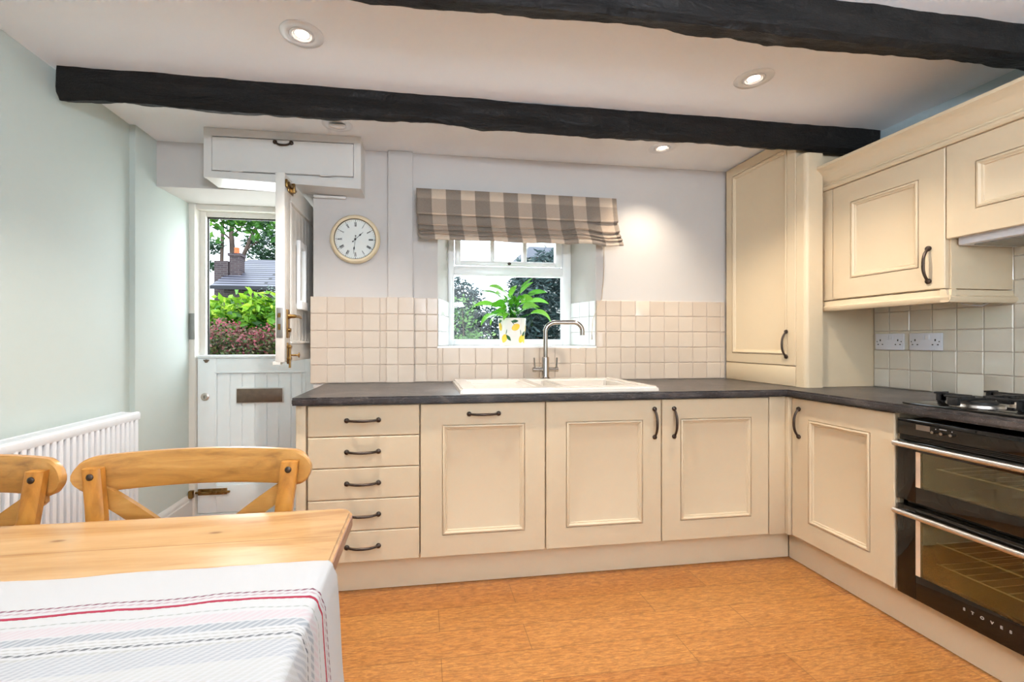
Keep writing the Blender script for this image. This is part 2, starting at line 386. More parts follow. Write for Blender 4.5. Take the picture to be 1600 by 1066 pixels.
    def build(s, name, mat, parent=None, label=None, cat=None, group=None, kind=None, loc=None, recalc=True, sharp=35, org=None):
        o0 = Vector(loc) if loc is not None else (Vector(org) if org is not None else (origin(parent) if parent else Vector((0, 0, 0))))
        me = bpy.data.meshes.new(name)
        me.from_pydata([(p[0] - o0.x, p[1] - o0.y, p[2] - o0.z) for p in s.v], [], s.f)
        at = me.attributes.new('tint', 'FLOAT', 'FACE'); at.data.foreach_set('value', s.tint)
        if recalc:
            b = bmesh.new(); b.from_mesh(me); bmesh.ops.recalc_face_normals(b, faces=b.faces); b.to_mesh(me); b.free()
        me.polygons.foreach_set('use_smooth', [True] * len(me.polygons))
        me.set_sharp_from_angle(angle=radians(sharp))
        me.materials.append(M[mat]); me.update()
        o = bpy.data.objects.new(name, me); COL.objects.link(o)
        if parent: o.parent = parent
        elif loc is not None: o.location = loc
        tag(o, label, cat, group, kind); return o
def origin(o):
    while o.parent: o = o.parent
    return o.location.copy()
def tag(o, label=None, cat=None, group=None, kind=None):
    if label: o['label'] = label
    if cat: o['category'] = cat
    if group: o['group'] = group
    if kind: o['kind'] = kind
def thing(name, label, cat, loc=(0, 0, 0), group=None, kind=None):
    o = bpy.data.objects.new(name, None); COL.objects.link(o); o.location = loc; o.empty_display_size = .05
    tag(o, label, cat, group, kind); return o
def copy_tree(o, parent=None):
    c = o.copy(); COL.objects.link(c); c.parent = parent
    for ch in list(o.children): copy_tree(ch, c)
    return c

X, Y, Z = V3(1, 0, 0), V3(0, 1, 0), V3(0, 0, 1)
MOULD = [(.0, .0), (.0, .017), (.003, .020), (.0985, .020), (.0990, .0125), (.1015, .0125), (.1025, .0215), (.105, .0232), (.110, .0235), (.114, .020), (.116, .0165), (.120, .0165), (.123, .0105), (.127, .009)]
PLAIN = [(.0, .0), (.0, .016), (.004, .020)]
def handle(parent, c, T, N, L=.14, bow=None):
    c, T, N = Vector(c), Vector(T), Vector(N); Bw = Vector(bow) if bow else N; m = MB(); P, R = [], []
    for i in range(17):
        t = -1 + i / 8; P.append(c + T * (t * L / 2) + N * .004 + Bw * (.026 * (1 - abs(t) ** 2.6))); R.append(.0046 + .0018 * (1 - abs(t)) ** .5 + (.0015 if abs(t) > .9 else 0))
    m.tube(P, R, 10)
    for sgn in (-1, 1):
        m.lathe([(0, 0), (.0105, 0), (.0118, .003), (.0105, .008), (.006, .0115), (0, .0125)], c + T * (sgn * L / 2), N, 16)
    return m.build('handle', 'pewter', parent, 'dark pewter bow handle')
def carcass(m, x0, x1, y0, y1, z0, z1, t=.018, openings=()):
    m.box(x0, x0 + t, y0, y1, z0, z1); m.box(x1 - t, x1, y0, y1, z0, z1)
    m.box(x0 + t, x1 - t, y0, y1, z0, z0 + t); m.box(x0 + t, x1 - t, y1 - t, y1, z0 + t, z1)

# ------------------------------------------------------------------ room shell
def struct(name, m, mat, **k): return m.build(name, mat, kind='structure', **k)
XL, XR, YB, YR, ZC = -1.03, 3.0, .678, -3.4, 2.31
struct('floor', MB().box(-1.15, 3.15, YR - .1, 1.16, -.08, 0), 'floor')
struct('ceiling', MB().box(-1.15, 3.15, YR - .1, 1.2, ZC, ZC + .1), 'ceiling')
# left wall: the stretch beyond the pipe step stands 3 cm proud
struct('wall_left', MB().box(-1.15, XL, YR - .1, .53, 0, ZC), 'wall_sage')
struct('wall_doorway', MB().prism([(-1.15, .53), (-1.002, .53), (-1.0, .534), (-1.0, 1.2), (-1.15, 1.2)], 'z', 0, ZC), 'wall_sage')
struct('wall_right', MB().box(XR, 3.15, YR - .1, YB + .35, 0, ZC), 'wall_blue')
m = MB(); m.box(-1.03, .6, YR - .1, YR, 0, ZC); m.box(2.2, 3.0, YR - .1, YR, 0, ZC); m.box(.6, 2.2, YR - .1, YR, 2.1, ZC); m.box(.6, 2.2, YR - .1, YR, 0, .95)  # opening in the unseen wall, added to admit fill light
struct('wall_rear', m, 'wall_sage')
# back wall: thick stone wall with a splayed window opening, doorway at the left end
m = MB(); D = 1.14
wx0, wx1, wz0, wz1 = .604, 1.625, 1.118, 1.99        # opening at the room face
fx0, fx1 = .681, 1.545                               # opening at the window frame
m.prism([(-.13, YB), (wx0, YB), (fx0, .93), (fx0, D), (-.13, D)], 'z', 0, ZC)
m.prism([(wx1, YB), (XR, YB), (XR, D), (fx1, D), (fx1, .93)], 'z', 0, ZC)
m.prism([(wx0, YB), (wx1, YB), (fx1, .93), (fx1, D), (fx0, D), (fx0, .93)], 'z', 0, wz0)
m.prism([(wx0, YB), (wx1, YB), (fx1, .93), (fx1, D), (fx0, D), (fx0, .93)], 'z', wz1, ZC)
m.prism([(.72, 2.048), (.72, ZC), (D, ZC), (D, 2.075), (1.08, 2.06)], 'x', -1.0, -.13)      # header over the doorway
struct('wall_back', m, 'wall_white')
struct('trim_1', MB().box(.304, .453, .652, YB + .02, .907, ZC, .006), 'wall_white', label='white boxed pipe column between clock and window')
# window board
struct('trim_2', MB().prism([(wx0 - .004, YB - .006), (wx1 + .004, YB - .006), (fx1, .932), (fx0, .932)], 'z', wz0 - .002, 1.128), 'upvc', label='white window sill under the potted plant')

# door lining and skirting
m = MB(); m.box(-1.0, -.965, 1.075, 1.19, 0, 2.06); m.box(-.965, -.93, 1.145, 1.19, 0, 2.05); m.box(-.172, -.13, 1.06, 1.19, 0, 2.06); m.box(-.205, -.172, 1.146, 1.19, 0, 2.05)
m.box(-.965, -.172, 1.10, 1.19, 2.03, 2.075); m.box(-.965, -.172, 1.16, 1.19, 2.0, 2.03)
m.box(-1.0, -.13, 1.09, 1.2, 0, .012)
fr = struct('trim_3', m, 'door_white', label='chipped white door frame with strike plate')
MB().box(-.998, -.962, 1.068, 1.075, 1.17, 1.34, .002).build('strike_plate', 'zinc', fr, 'grey metal strike plate')
m = MB(); m.prism([(-1.0, 0), (-.978, 0), (-.978, .118), (-.984, .124), (-.984, .134), (-.99, .146), (-.997, .158), (-1.0, .158)], 'y', .536, 1.074)
# prism along y expects (x, z)
struct('baseboard_left', m, 'gloss_white')
m = MB(); m.prism([(XL, 0), (XL + .022, 0), (XL + .022, .12), (XL + .01, .15), (XL, .158)], 'y', YR, .529)
struct('baseboard_left_near', m, 'gloss_white')

# tiles: one slab of individually set tiles per wall face
def tile_rect(m, o, U, V, N, u0, u1, v0, v1, th=.009, g=.0013, rnd=.0006):
    if u1 - u0 < .006 or v1 - v0 < .006: return
    o, U, V, N = Vector(o), Vector(U), Vector(V), Vector(N); u0 += g; u1 -= g; v0 += g; v1 -= g; e = .0028
    d = [th + random.uniform(-rnd, rnd) for _ in range(4)]; t = random.random()
    outer = [o + U * a + V * b for a, b in ((u0, v0), (u1, v0), (u1, v1), (u0, v1))]
    mid = [o + U * a + V * b + N * (th - .0025) for a, b in ((u0, v0), (u1, v0), (u1, v1), (u0, v1))]
    top = [o + U * a + V * b + N * dd for (a, b), dd in zip(((u0 + e, v0 + e), (u1 - e, v0 + e), (u1 - e, v1 - e), (u0 + e, v1 - e)), d)]
    fs = [(8, 9, 10, 11)] + [(k, (k + 1) % 4, 4 + (k + 1) % 4, 4 + k) for k in range(4)] + [(4 + k, 4 + (k + 1) % 4, 8 + (k + 1) % 4, 8 + k) for k in range(4)]
    m.add(outer + mid + top, fs, t)
def tiled(m, o, U, V, N, ulines, vlines, holes=(), **k):
    for u0, u1 in zip(ulines, ulines[1:]):
        for v0, v1 in zip(vlines, vlines[1:]):
            if any(u0 >= h[0] - .001 and u1 <= h[1] + .001 and v0 >= h[2] - .001 and v1 <= h[3] + .001 for h in holes): continue
            tile_rect(m, o, U, V, N, u0, u1, v0, v1, **k)
TP = .102
zl = [.908] + [1.4238 - k * TP for k in range(5)][::-1]
zl = [z for z in zl]; 
if zl[1] - zl[0] < .02: zl.pop(1)
m = MB()
tiled(m, (0, YB - .001, 0), X, Z, -Y, [-.146] + [-.1513 + TP * k for k in range(1, 5)] + [.304], zl)          # left of the column
tiled(m, (0, .651, 0), X, Z, -Y, [.296, .366, .461], zl)                                               # on the column
tiled(m, (0, YB - .001, 0), X, Z, -Y, [.453, .536, wx0], zl)
lx = [wx0] + [wx0 + .03 + TP * k for k in range(0, 10) if wx0 + .03 + TP * k < wx1 - .02] + [wx1]
tiled(m, (0, YB - .001, 0), X, Z, -Y, lx, [.908, 1.0158, 1.118])                                       # under the window
rx = [wx1] + [1.5876 + TP * k for k in range(1, 10)] + [2.538]
tiled(m, (0, YB - .001, 0), X, Z, -Y, rx, zl)
tl = struct('trim_4', m, 'tile', label='cream square wall tiles behind the sink', recalc=False)
g = MB(); g.box(-.144, .31, YB - .0055, YB, .907, 1.42); g.box(.297, .460, .6465, .66, .907, 1.42); g.box(.45, wx0, YB - .0055, YB, .907, 1.42); g.box(wx0, wx1, YB - .0055, YB, .907, 1.116); g.box(wx1, 2.538, YB - .0055, YB, .907, 1.42)
g.build('grout', 'grout', tl, 'pale grout lines')
m = MB()
ys = [.0587 - 0 * TP]
ylr = [.054] + [-.0283 - TP * k for k in range(0, 13)]
zr = [.908, 1.008, 1.110, 1.212, 1.314, 1.416, 1.518, 1.62]
tiled(m, (XR - .001, 0, 0), -Y, Z, -X, [-a for a in ylr], zr, rnd=.0008)
tr_ = struct('trim_5', m, 'tile_side', label='ivory glazed wall tiles behind the hob', recalc=False)
MB().box(XR - .0055, XR, -1.26, .0555, .907, 1.62).build('grout', 'grout', tr_, 'pale grout lines')
m = MB()
for (ax, ay), (bx, by) in (((wx0 + .001, YB), (fx0 + .001, .93)), ((wx1 - .001, YB), (fx1 - .001, .93))):
    U = V3(bx - ax, by - ay, 0); L = U.length; U.normalize(); N = V3(U.y, -U.x, 0) if ax < 1 else V3(-U.y, U.x, 0)
    tiled(m, (ax, ay, 0), U, Z, N, [0, .06, .16, L], [1.13, 1.22, 1.322, 1.4238], th=.006)
struct('trim_6', m, 'tile_white', label='white tiles lining the sides of the window recess', recalc=False)

# ------------------------------------------------------------------ window over the sink
win = thing('window_1', 'white framed window above the sink with a top opening light', 'window', (1.11, .95, 1.128), kind='structure')
y0, y1 = .93, .985
m = MB(); b = .008
m.box(fx0, .722, y0, y1, 1.128, 1.97, b); m.box(1.482, fx1, y0, y1, 1.128, 1.97, b); m.box(.720, 1.484, y0 + .002, y1 - .002, 1.128, 1.171, b); m.box(.720, 1.484, y0 + .002, y1 - .002, 1.607, 1.671, b); m.box(.720, 1.484, y0 + .002, y1 - .002, 1.93, 1.972, b)
m.build('window_frame', 'upvc', win)
m = MB(); ya, yb = .918, .97
m.box(.727, .767, ya, yb, 1.676, 1.95, .006); m.box(1.429, 1.476, ya, yb, 1.676, 1.95, .006); m.box(.765, 1.431, ya + .002, yb - .002, 1.676, 1.706, .006); m.box(.765, 1.431, ya + .002, yb - .002, 1.92, 1.949, .006)
for xm in (.983, 1.21): m.box(xm - .014, xm + .014, ya + .004, yb, 1.70, 1.925, .004)
sash = m.build('opening_sash', 'upvc', win)
m = MB(); m.lathe([(0, 0), (.011, 0), (.012, .006), (.007, .016), (0, .018)], (1.10, .918, 1.690), (0, -1, 0), 14); m.build('sash_stay_knob', 'pewter', sash, 'small dark stay knob')
m = MB(); m.box(.722, 1.482, .955, .961, 1.171, 1.607); m.build('pane', 'glass', win)
m = MB(); m.box(.767, 1.429, .945, .951, 1.706, 1.92); m.build('pane', 'glass', sash)

# ------------------------------------------------------------------ stable door
m = MB(); m.box(-.9305, -.922, 1.175, 1.186, 1.06, 2.0); m.box(-.922, -.205, 1.175, 1.186, 1.99, 2.0005); m.build('weather_seal', 'plastic_dark', fr, 'black rubber weather seal')
low = thing('door_1', 'closed lower half of the white stable door with a letter plate', 'door', (-.17, 1.1, .02), kind='structure')
m = MB(); yf, yk = 1.10, 1.145; lx0, lx1 = -.960, -.172
m.box(lx0, -.845, yf, yk, .02, 1.047, .003); m.box(-.285, lx1, yf, yk, .02, 1.047, .003); m.box(-.845, -.285, yf, yk, .945, 1.047, .003); m.box(-.845, -.285, yf, yk, .02, .20, .003)
m.build('leaf_frame', 'door_cool', low)
m = MB(); k = [-.845, -.765, -.689, -.608, -.532, -.456, -.376, -.306, -.285]
for a, b_ in zip(k, k[1:]): m.box(a + .0005, b_ - .0005, yf + .013, yk - .006, .2, .945, .0035, 1)
m.build('board_panel', 'door_cool', low)
m = MB(); m.box(-.855, -.275, yf - .004, yf + .012, .945, .957, .004); m.box(-.854, -.843, yf - .0035, yf + .012, .2, .9445, .004); m.box(-.287, -.276, yf - .0035, yf + .012, .2, .9445, .004)
m.build('panel_moulding', 'door_cool', low)
MB().box(-.955, -.175, 1.085, 1.145, 1.047, 1.066, .005).build('top_ledge', 'door_cool', low)
m = MB(); m.box(-.722, -.421, yf - .002, yf + .014, .742, .846, .004); lp = m.build('letter_plate', 'gloss_white', low, 'white letter plate surround')
m = MB(); m.box(-.716, -.427, yf - .007, yf - .002, .748, .840, .003); m.build('flap', 'bronze', lp, 'tarnished bronze flap')
m = MB(); m.lathe([(0, 0), (.026, 0), (.026, .003), (.019, .006), (.016, .012), (0, .012)], (-.913, yf, .790), (0, -1, 0), 20); lk = m.build('cylinder_lock', 'steel', low)
MB().box(-.915, -.911, yf - .0135, yf - .012, .780, .798).build('keyhole', 'plastic_dark', lk)
m = MB(); m.box(-.955, -.775, yf - .006, yf, .140, .182, .002); m.tube([(-.99, yf - .014, .161), (-.755, yf - .014, .161)], .0075, 10)
for x in (-.94, -.87, -.80): m.box(x - .008, x + .008, yf - .024, yf - .002, .146, .176, .003)
m.tube([(-.835, yf - .02, .161), (-.835, yf - .04, .168)], .006, 8); m.box(-.992, -.966, 1.045, 1.075, .136, .186, .003)
m.build('slide_bolt', 'brass', low, 'brass slide bolt near the floor')
m = MB(); m.lathe([(0, 0), (.012, 0), (.012, .003), (0, .004)], (-.905, yf, 1.027), (0, -1, 0), 12)
for dx in (-.014, 0, .014): m.box(-.905 + dx - .003, -.905 + dx + .003, yf - .004, yf, 1.027, 1.036)
m.build('catch_plate', 'bronze', low)

up = thing('door_2', 'opened upper half of the white stable door, standing edge-on into the room', 'door', (-.2, 1.1, 1.05), kind='structure')
xa, xb = -.226, -.181; ya_, yb_ = .30, 1.095; za, zb = 1.05, 2.015
m = MB(); m.box(xa, xb, ya_, .405, za, zb, .003); m.box(xa, xb, 1.0, yb_, za, zb, .003); m.box(xa, xb, .405, 1.0, 1.90, zb, .003); m.box(xa, xb, .405, 1.0, za, 1.15, .003)
m.box(xa - .012, xb - .02, ya_, .335, za - .012, za + .004)
m.build('leaf_frame', 'door_white', up)
m = MB(); kk = [.405, .475, .545, .615, .685, .755, .825, .895, 1.0]
for a, b_ in zip(kk, kk[1:]):
    if a < .55 or a > .72: m.box(xa + .006, xb - .012, a + .0005, b_ - .0005, 1.15, 1.90, .0035, 1)
    else: m.box(xa + .006, xb - .012, a + .0005, b_ - .0005, 1.15, 1.37, .0035, 1); m.box(xa + .006, xb - .012, a + .0005, b_ - .0005, 1.70, 1.90, .0035, 1)
m.box(xa + .006, xb - .012, .545, .58, 1.37, 1.70); m.box(xa + .006, xb - .012, .68, .755, 1.37, 1.70)
m.build('board_panel', 'door_white', up)
m = MB(); m.box(xb - .014, xb + .004, .4, .409, 1.1565, 1.8945, .003); m.box(xb - .013, xb + .005, .398, 1.0, 1.895, 1.906, .003); m.box(xb - .0135, xb + .008, .396, 1.0, 1.143, 1.156, .004); m.build('panel_moulding', 'door_white', up)
m = MB(); m.box(xb - .012, xb + .009, .556, .584, 1.345, 1.73, .004); m.box(xb - .012, xb + .009, .678, .712, 1.345, 1.73, .004); m.box(xb - .011, xb + .008, .582, .680, 1.69, 1.729, .004); m.box(xb - .010, xb + .02, .552, .716, 1.338, 1.385, .004)
dw = m.build('glazing_frame', 'upvc', up, 'small white glazed opening in the door')
MB().box(xb - .026, xb - .02, .584, .678, 1.37, 1.70).build('pane', 'glass', dw)
m = MB(); m.box(-.220, -.190, ya_ - .003, ya_ + .002, 1.175, 1.327, .001); lp = m.build('lock_plate', 'zinc', up, 'dull steel lock plate on the door edge')
m = MB(); m.box(-.213, -.199, ya_ - .008, ya_ - .003, 1.278, 1.300); m.box(-.213, -.199, ya_ - .005, ya_ - .003, 1.215, 1.245); m.build('latch_tongue', 'brass', lp)
m = MB(); m.box(xb, xb + .006, .326, .368, 1.175, 1.322, .002); lv = m.build('lever_plate', 'brass', up, 'brass lever handle plate')
m = MB(); m.lathe([(0, 0), (.013, 0), (.011, .01), (.009, .035), (0, .036)], (xb + .006, .347, 1.287), (1, 0, 0), 14); m.tube([(xb + .038, .342, 1.287), (xb + .042, .40, 1.288), (xb + .040, .45, 1.284)], [.009, .0085, .0075], 10)
m.lathe([(0, 0), (.010, 0), (.009, .012), (0, .013)], (xb + .006, .347, 1.215), (1, 0, 0), 12); m.build('lever', 'brass', lv)
m = MB(); m.box(xb, xb + .005, .335, .358, 1.04, 1.15, .001); m.tube([(xb + .012, .3465, 1.02), (xb + .012, .3465, 1.14)], .006, 8); m.box(xb, xb + .02, .332, .362, 1.12, 1.135, .002); m.box(xb, xb + .02, .332, .362, 1.06, 1.075, .002)
m.tube([(xb + .012, .3465, 1.085), (xb + .055, .352, 1.085)], .005, 8); m.lathe([(.005, 0), (.014, .004), (.014, .008), (0, .012)], (xb + .05, .352, 1.085), (1, .1, 0), 12); m.build('bolt', 'brass', up, 'brass bolt at the foot of the leaf')
m = MB(); m.box(xb, xb + .012, .305, .345, 1.945, 1.985, .003); m.box(xb, xb + .008, .345, .43, 1.935, 1.99, .003); m.tube([(xb + .016, .31, 1.965), (xb + .016, .44, 1.965)], .007, 8); m.box(xb, xb + .026, .385, .405, 1.94, 1.99, .003); m.build('rim_latch', 'brass', up, 'aged brass latch at the top')

# ------------------------------------------------------------------ ceiling beams
def beam(label, x0, x1, sect, seed):
    # sect: (y, z) corners of the rough log; walked along x with hewn irregularity
    m = MB(); n = 260; k = []
    per = []
    for (a, b_) in zip(sect, sect[1:] + sect[:1]):
        for j in range(5): t = j / 5; per.append((a[0] + (b_[0] - a[0]) * t, a[1] + (b_[1] - a[1]) * t))
    P = len(per); cy = sum(p[0] for p in per) / P; cz = sum(p[1] for p in per) / P
    vs_, fs = [], []
    for i in range(n + 1):
        x = x0 + (x1 - x0) * i / n
        for j, (y, z) in enumerate(per):
            d = V3(0, y - cy, z - cz).normalized()
            a = noise.noise(V3(x * 1.3, y * 5 + seed, z * 5)) * .014 + noise.noise(V3(x * 4.5, y * 14, z * 14 + seed)) * .010 + noise.noise(V3(x * 13, y * 40 + seed, z * 40)) * .0055 + noise.noise(V3(x * 30, y * 60 + seed, z * 60)) * .0028
            q = V3(x, y, z) + d * a
            if z < ZC - .005: q.z = min(q.z, ZC - .001)
            else: q.z = z; q.y = y + a * .6
            vs_.append(q)
    for i in range(n):
        for j in range(P): fs.append((i * P + j, i * P + (j + 1) % P, (i + 1) * P + (j + 1) % P, (i + 1) * P + j))
    fs += [tuple(range(P))[::-1], tuple(range(n * P, (n + 1) * P))]
    m.add(vs_, fs)
    return m.build('ceiling_beam', 'beam', None, label, 'beam', 'black ceiling beams', loc=(x0, sect[0][0], ZC), sharp=50)
beam('black hewn ceiling beam running above the window and clock', -1.0, 2.985, [(.012, ZC), (.012, 2.20), (.03, 2.177), (.072, 2.19), (.082, ZC)], 3)
beam('black ceiling beam nearest the top edge of the photo', -1.0, 2.985, [(-.765, ZC), (-.765, 2.205), (-.745, 2.19), (-.65, 2.225), (-.64, ZC)], 11)

# ------------------------------------------------------------------ downlights
def downlight(label, x, y, lit, power=0, aim=(0, 0, -1), cone=125, blend=.75, color=(1, .91, .82)):
    t = thing('downlight', label, 'ceiling light', (x, y, ZC), 'recessed ceiling downlights')
    m = MB(); m.lathe([(.044, .004), (.046, -.004), (.052, -.006), (.070, -.005), (.078, -.002), (.079, 0.0)], (x, y, ZC), seg=40); m.build('trim_ring', 'satin_ring', t)
    a = Vector(aim).normalized()
    m = MB(); c = V3(x, y, ZC - .001); m.lathe([(.043, -.004), (.044, .003), (.036, .005), (.031, .0), (.030, -.004)], c, a, 36); m.build('tilting_collar', 'satin_ring', t)
    m = MB(); m.lathe([(.030, -.003), (.022, .0005), (0, .001)], c, a, 28); m.build('lamp', 'lamp_on' if lit else 'lamp_off', t, 'glowing lamp lens' if lit else 'unlit lamp reflector')
    if power:
        l = bpy.data.lights.new('downlight_beam', 'SPOT'); l.energy = power; l.color = color; l.spot_size = radians(cone); l.spot_blend = blend; l.shadow_soft_size = .018
        o = bpy.data.objects.new('downlight_beam', l); COL.objects.link(o); o.location = c + a * .012
        o.rotation_euler = a.to_track_quat('-Z', 'Y').to_euler()
    return t
PW = 58
downlight('lit downlight high in front of the drawers, at the left of the photo', .064, -.33, True, PW * 1.65, color=(1, .92, .84))
downlight('lit downlight between the two black beams, towards the wall cupboards', 1.95, -.32, True, PW * 1.12, color=(1, .88, .73))
downlight('unlit downlight beside the white cupboard over the door', .063, .375, False, 0, (.0, .45, -1))
downlight('lit downlight close to the back wall beside the tall corner cupboard', 1.925, .39, True, PW * .78, cone=106, blend=1.0, color=(1, .87, .70))
# unseen spots added over the dining end to brighten the room
for i, (x, y) in enumerate(((.1, -1.5), (1.9, -1.5))):
    l = bpy.data.lights.new('added_dining_spot', 'SPOT'); l.energy = 8; l.color = (.98, .91, .82); l.spot_size = radians(125); l.spot_blend = .75; l.shadow_soft_size = .03
    o = bpy.data.objects.new('added_dining_spot', l); COL.objects.link(o); o.location = (x, y, ZC - .012)

# ------------------------------------------------------------------ cupboard over the door
t = thing('wall_cupboard', 'white painted cupboard boxed in above the stable door', 'cupboard', (-.24, .6, 2.03))
def zb_(x): return 2.040 - (x + .652) * .03
bx0, bx1, by0, by1 = -.652, .168, .5, .719
m = MB()
def slab(x0, x1, y0, y1, z00, z01, z10, z11):
    m.add([(x0, y0, z00), (x0, y1, z00), (x0, y0, z01), (x0, y1, z01), (x1, y0, z10), (x1, y1, z10), (x1, y0, z11), (x1, y1, z11)], [(0, 1, 3, 2), (4, 6, 7, 5), (0, 4, 5, 1), (2, 3, 7, 6), (0, 2, 6, 4), (1, 5, 7, 3)])
zt_ = ZC - .001
fxa, fxb = -.612, .128
slab(bx0, bx1, by0 + .02, by1 - .041, zb_(bx0) + .004, zt_, zb_(bx1) + .004, zt_)
slab(bx0, bx1, by0, by0 + .02, zb_(bx0), zb_(bx0) + .036, zb_(bx1), zb_(bx1) + .052)
slab(bx0, bx1, by0, by0 + .02, 2.264, zt_, 2.270, zt_)
slab(bx0 + .0005, fxa, by0 + .0008, by0 + .02, zb_(bx0) + .03, 2.266, zb_(fxa) + .03, 2.266); slab(fxb, bx1 - .0005, by0 + .0008, by0 + .02, zb_(fxb) + .03, 2.272, zb_(bx1) + .03, 2.272)
m.build('box_frame', 'gloss_white', t)
m = MB(); y = by0 - .003
m.add([(fxa + .004, y, 2.079), (fxb - .002, y, 2.083), (fxb - .002, y, 2.264), (fxa + .004, y, 2.258), (fxa + .004, y + .02, 2.079), (fxb - .002, y + .02, 2.083), (fxb - .002, y + .02, 2.264), (fxa + .004, y + .02, 2.258)], [(0, 1, 2, 3), (7, 6, 5, 4), (0, 4, 5, 1), (1, 5, 6, 2), (2, 6, 7, 3), (3, 7, 4, 0)])
fl = m.build('flap_door', 'gloss_white', t, 'bottom-hinged flap door')
handle(fl, (-.245, y, 2.248), X, -Y, .085, (0, -.55, -.75))
for hx in (-.48, -.02):
    MB().tube([(hx - .03, y - .002, 2.078), (hx + .03, y - .002, 2.080)], .0045, 8).build('flap_hinge', 'gloss_white', t)
MB().box(-.125, .06, .655, .676, 2.005, 2.02, .004).build('batten', 'gloss_white', t)
# ------------------------------------------------------------------ clock
cx_, cy_, cz_ = .114, YB, 1.767
t = thing('wall_clock', 'round cream wall clock with roman numerals', 'clock', (cx_, cy_, cz_)); A = (0, -1, 0)
m = MB(); m.lathe([(.0, .001), (.136, .001), (.144, .006), (.146, .016), (.143, .028), (.134, .036), (.124, .036), (.119, .030), (.118, .014)], (cx_, cy_, cz_), A, 64); m.build('case', 'clock_cream', t)
m = MB(); m.lathe([(.1185, .018), (.1185, .032), (.1215, .032), (.1215, .018)], (cx_, cy_, cz_), A, 64); m.build('inner_rim', 'ink', t, 'thin black inner rim')
m = MB(); m.lathe([(0, .014), (.119, .014)], (cx_, cy_, cz_), A, 64); dial = m.build('dial', 'clock_dial', t)
m = MB(); yd = cy_ - .0146
def stroke(m, a, b, w, y):
    d = V3(b[0] - a[0], 0, b[1] - a[1]); L = d.length; d.normalize(); n = V3(-d.z, 0, d.x) * (w / 2)
    p, q = V3(a[0], y, a[1]), V3(b[0], y, b[1]); m.add([p - n, q - n, q + n, p + n], [(0, 1, 2, 3)])
GL = {'I': [((0, 0), (0, 1), .2)], 'V': [((-.28, 1), (0, 0), .2), ((.28, 1), (0, 0), .1)], 'X': [((-.3, 1), (.3, 0), .2), ((.3, 1), (-.3, 0), .1)]}
WD = {'I': .30, 'V': .62, 'X': .66}
for h, s_ in enumerate(['XII', 'I', 'II', 'III', 'IIII', 'V', 'VI', 'VII', 'VIII', 'IX', 'X', 'XI']):
    a = h * pi / 6; R0, H = .077, .026; tot = sum(WD[c] for c in s_); px = -tot / 2
    ex, er = (cos(a), -sin(a)), (sin(a), cos(a))
    for c in s_:
        mid = px + WD[c] / 2; px += WD[c]
        for (p, q, w) in GL[c]:
            f = lambda u: (cx_ + ex[0] * (mid + u[0]) * H * .42 + er[0] * (R0 + u[1] * H), cz_ + ex[1] * (mid + u[0]) * H * .42 + er[1] * (R0 + u[1] * H))
            stroke(m, f(p), f(q), w * H * .5, yd)
for i in range(60):
    a = i * pi / 30; r0, r1 = (.108, .1145) if i % 5 else (.106, .116)
    stroke(m, (cx_ + sin(a) * r0, cz_ + cos(a) * r0), (cx_ + sin(a) * r1, cz_ + cos(a) * r1), .0012 if i % 5 else .003, yd)
m.build('numerals', 'ink', dial, 'black roman numerals and minute track', recalc=False)
def hand(name, ang, L, w, y):
    m = MB(); d = (sin(ang), cos(ang)); P = lambda r: (cx_ + d[0] * r, cz_ + d[1] * r)
    stroke(m, P(-.018), P(L), w * .35, y); n = (d[1], -d[0])
    c = P(L * .62); m.add([V3(P(L * .45)[0], y, P(L * .45)[1]), V3(c[0] + n[0] * w, y, c[1] + n[1] * w), V3(P(L * .82)[0], y, P(L * .82)[1]), V3(c[0] - n[0] * w, y, c[1] - n[1] * w)], [(0, 1, 2, 3)])
    q = P(-.02); m.lathe([(0, 0), (.004, 0)], (q[0], y, q[1]), A, 12); m.lathe([(0, .001), (.006, .001)], (cx_, y, cz_), A, 14)
    for k in range(len(m.v)): pass
    # give the flat hand its thickness
    nb = len(m.v); vs2 = [(p[0], p[1] + .0012, p[2]) for p in m.v]; m.add(vs2, [tuple(reversed([i for i in f])) for f in m.f[:]])
    m.build(name, 'ink', t, recalc=False)
hand('hour_hand', radians(46), .062, .0055, cy_ - .019); hand('minute_hand', radians(187), .088, .0045, cy_ - .022)

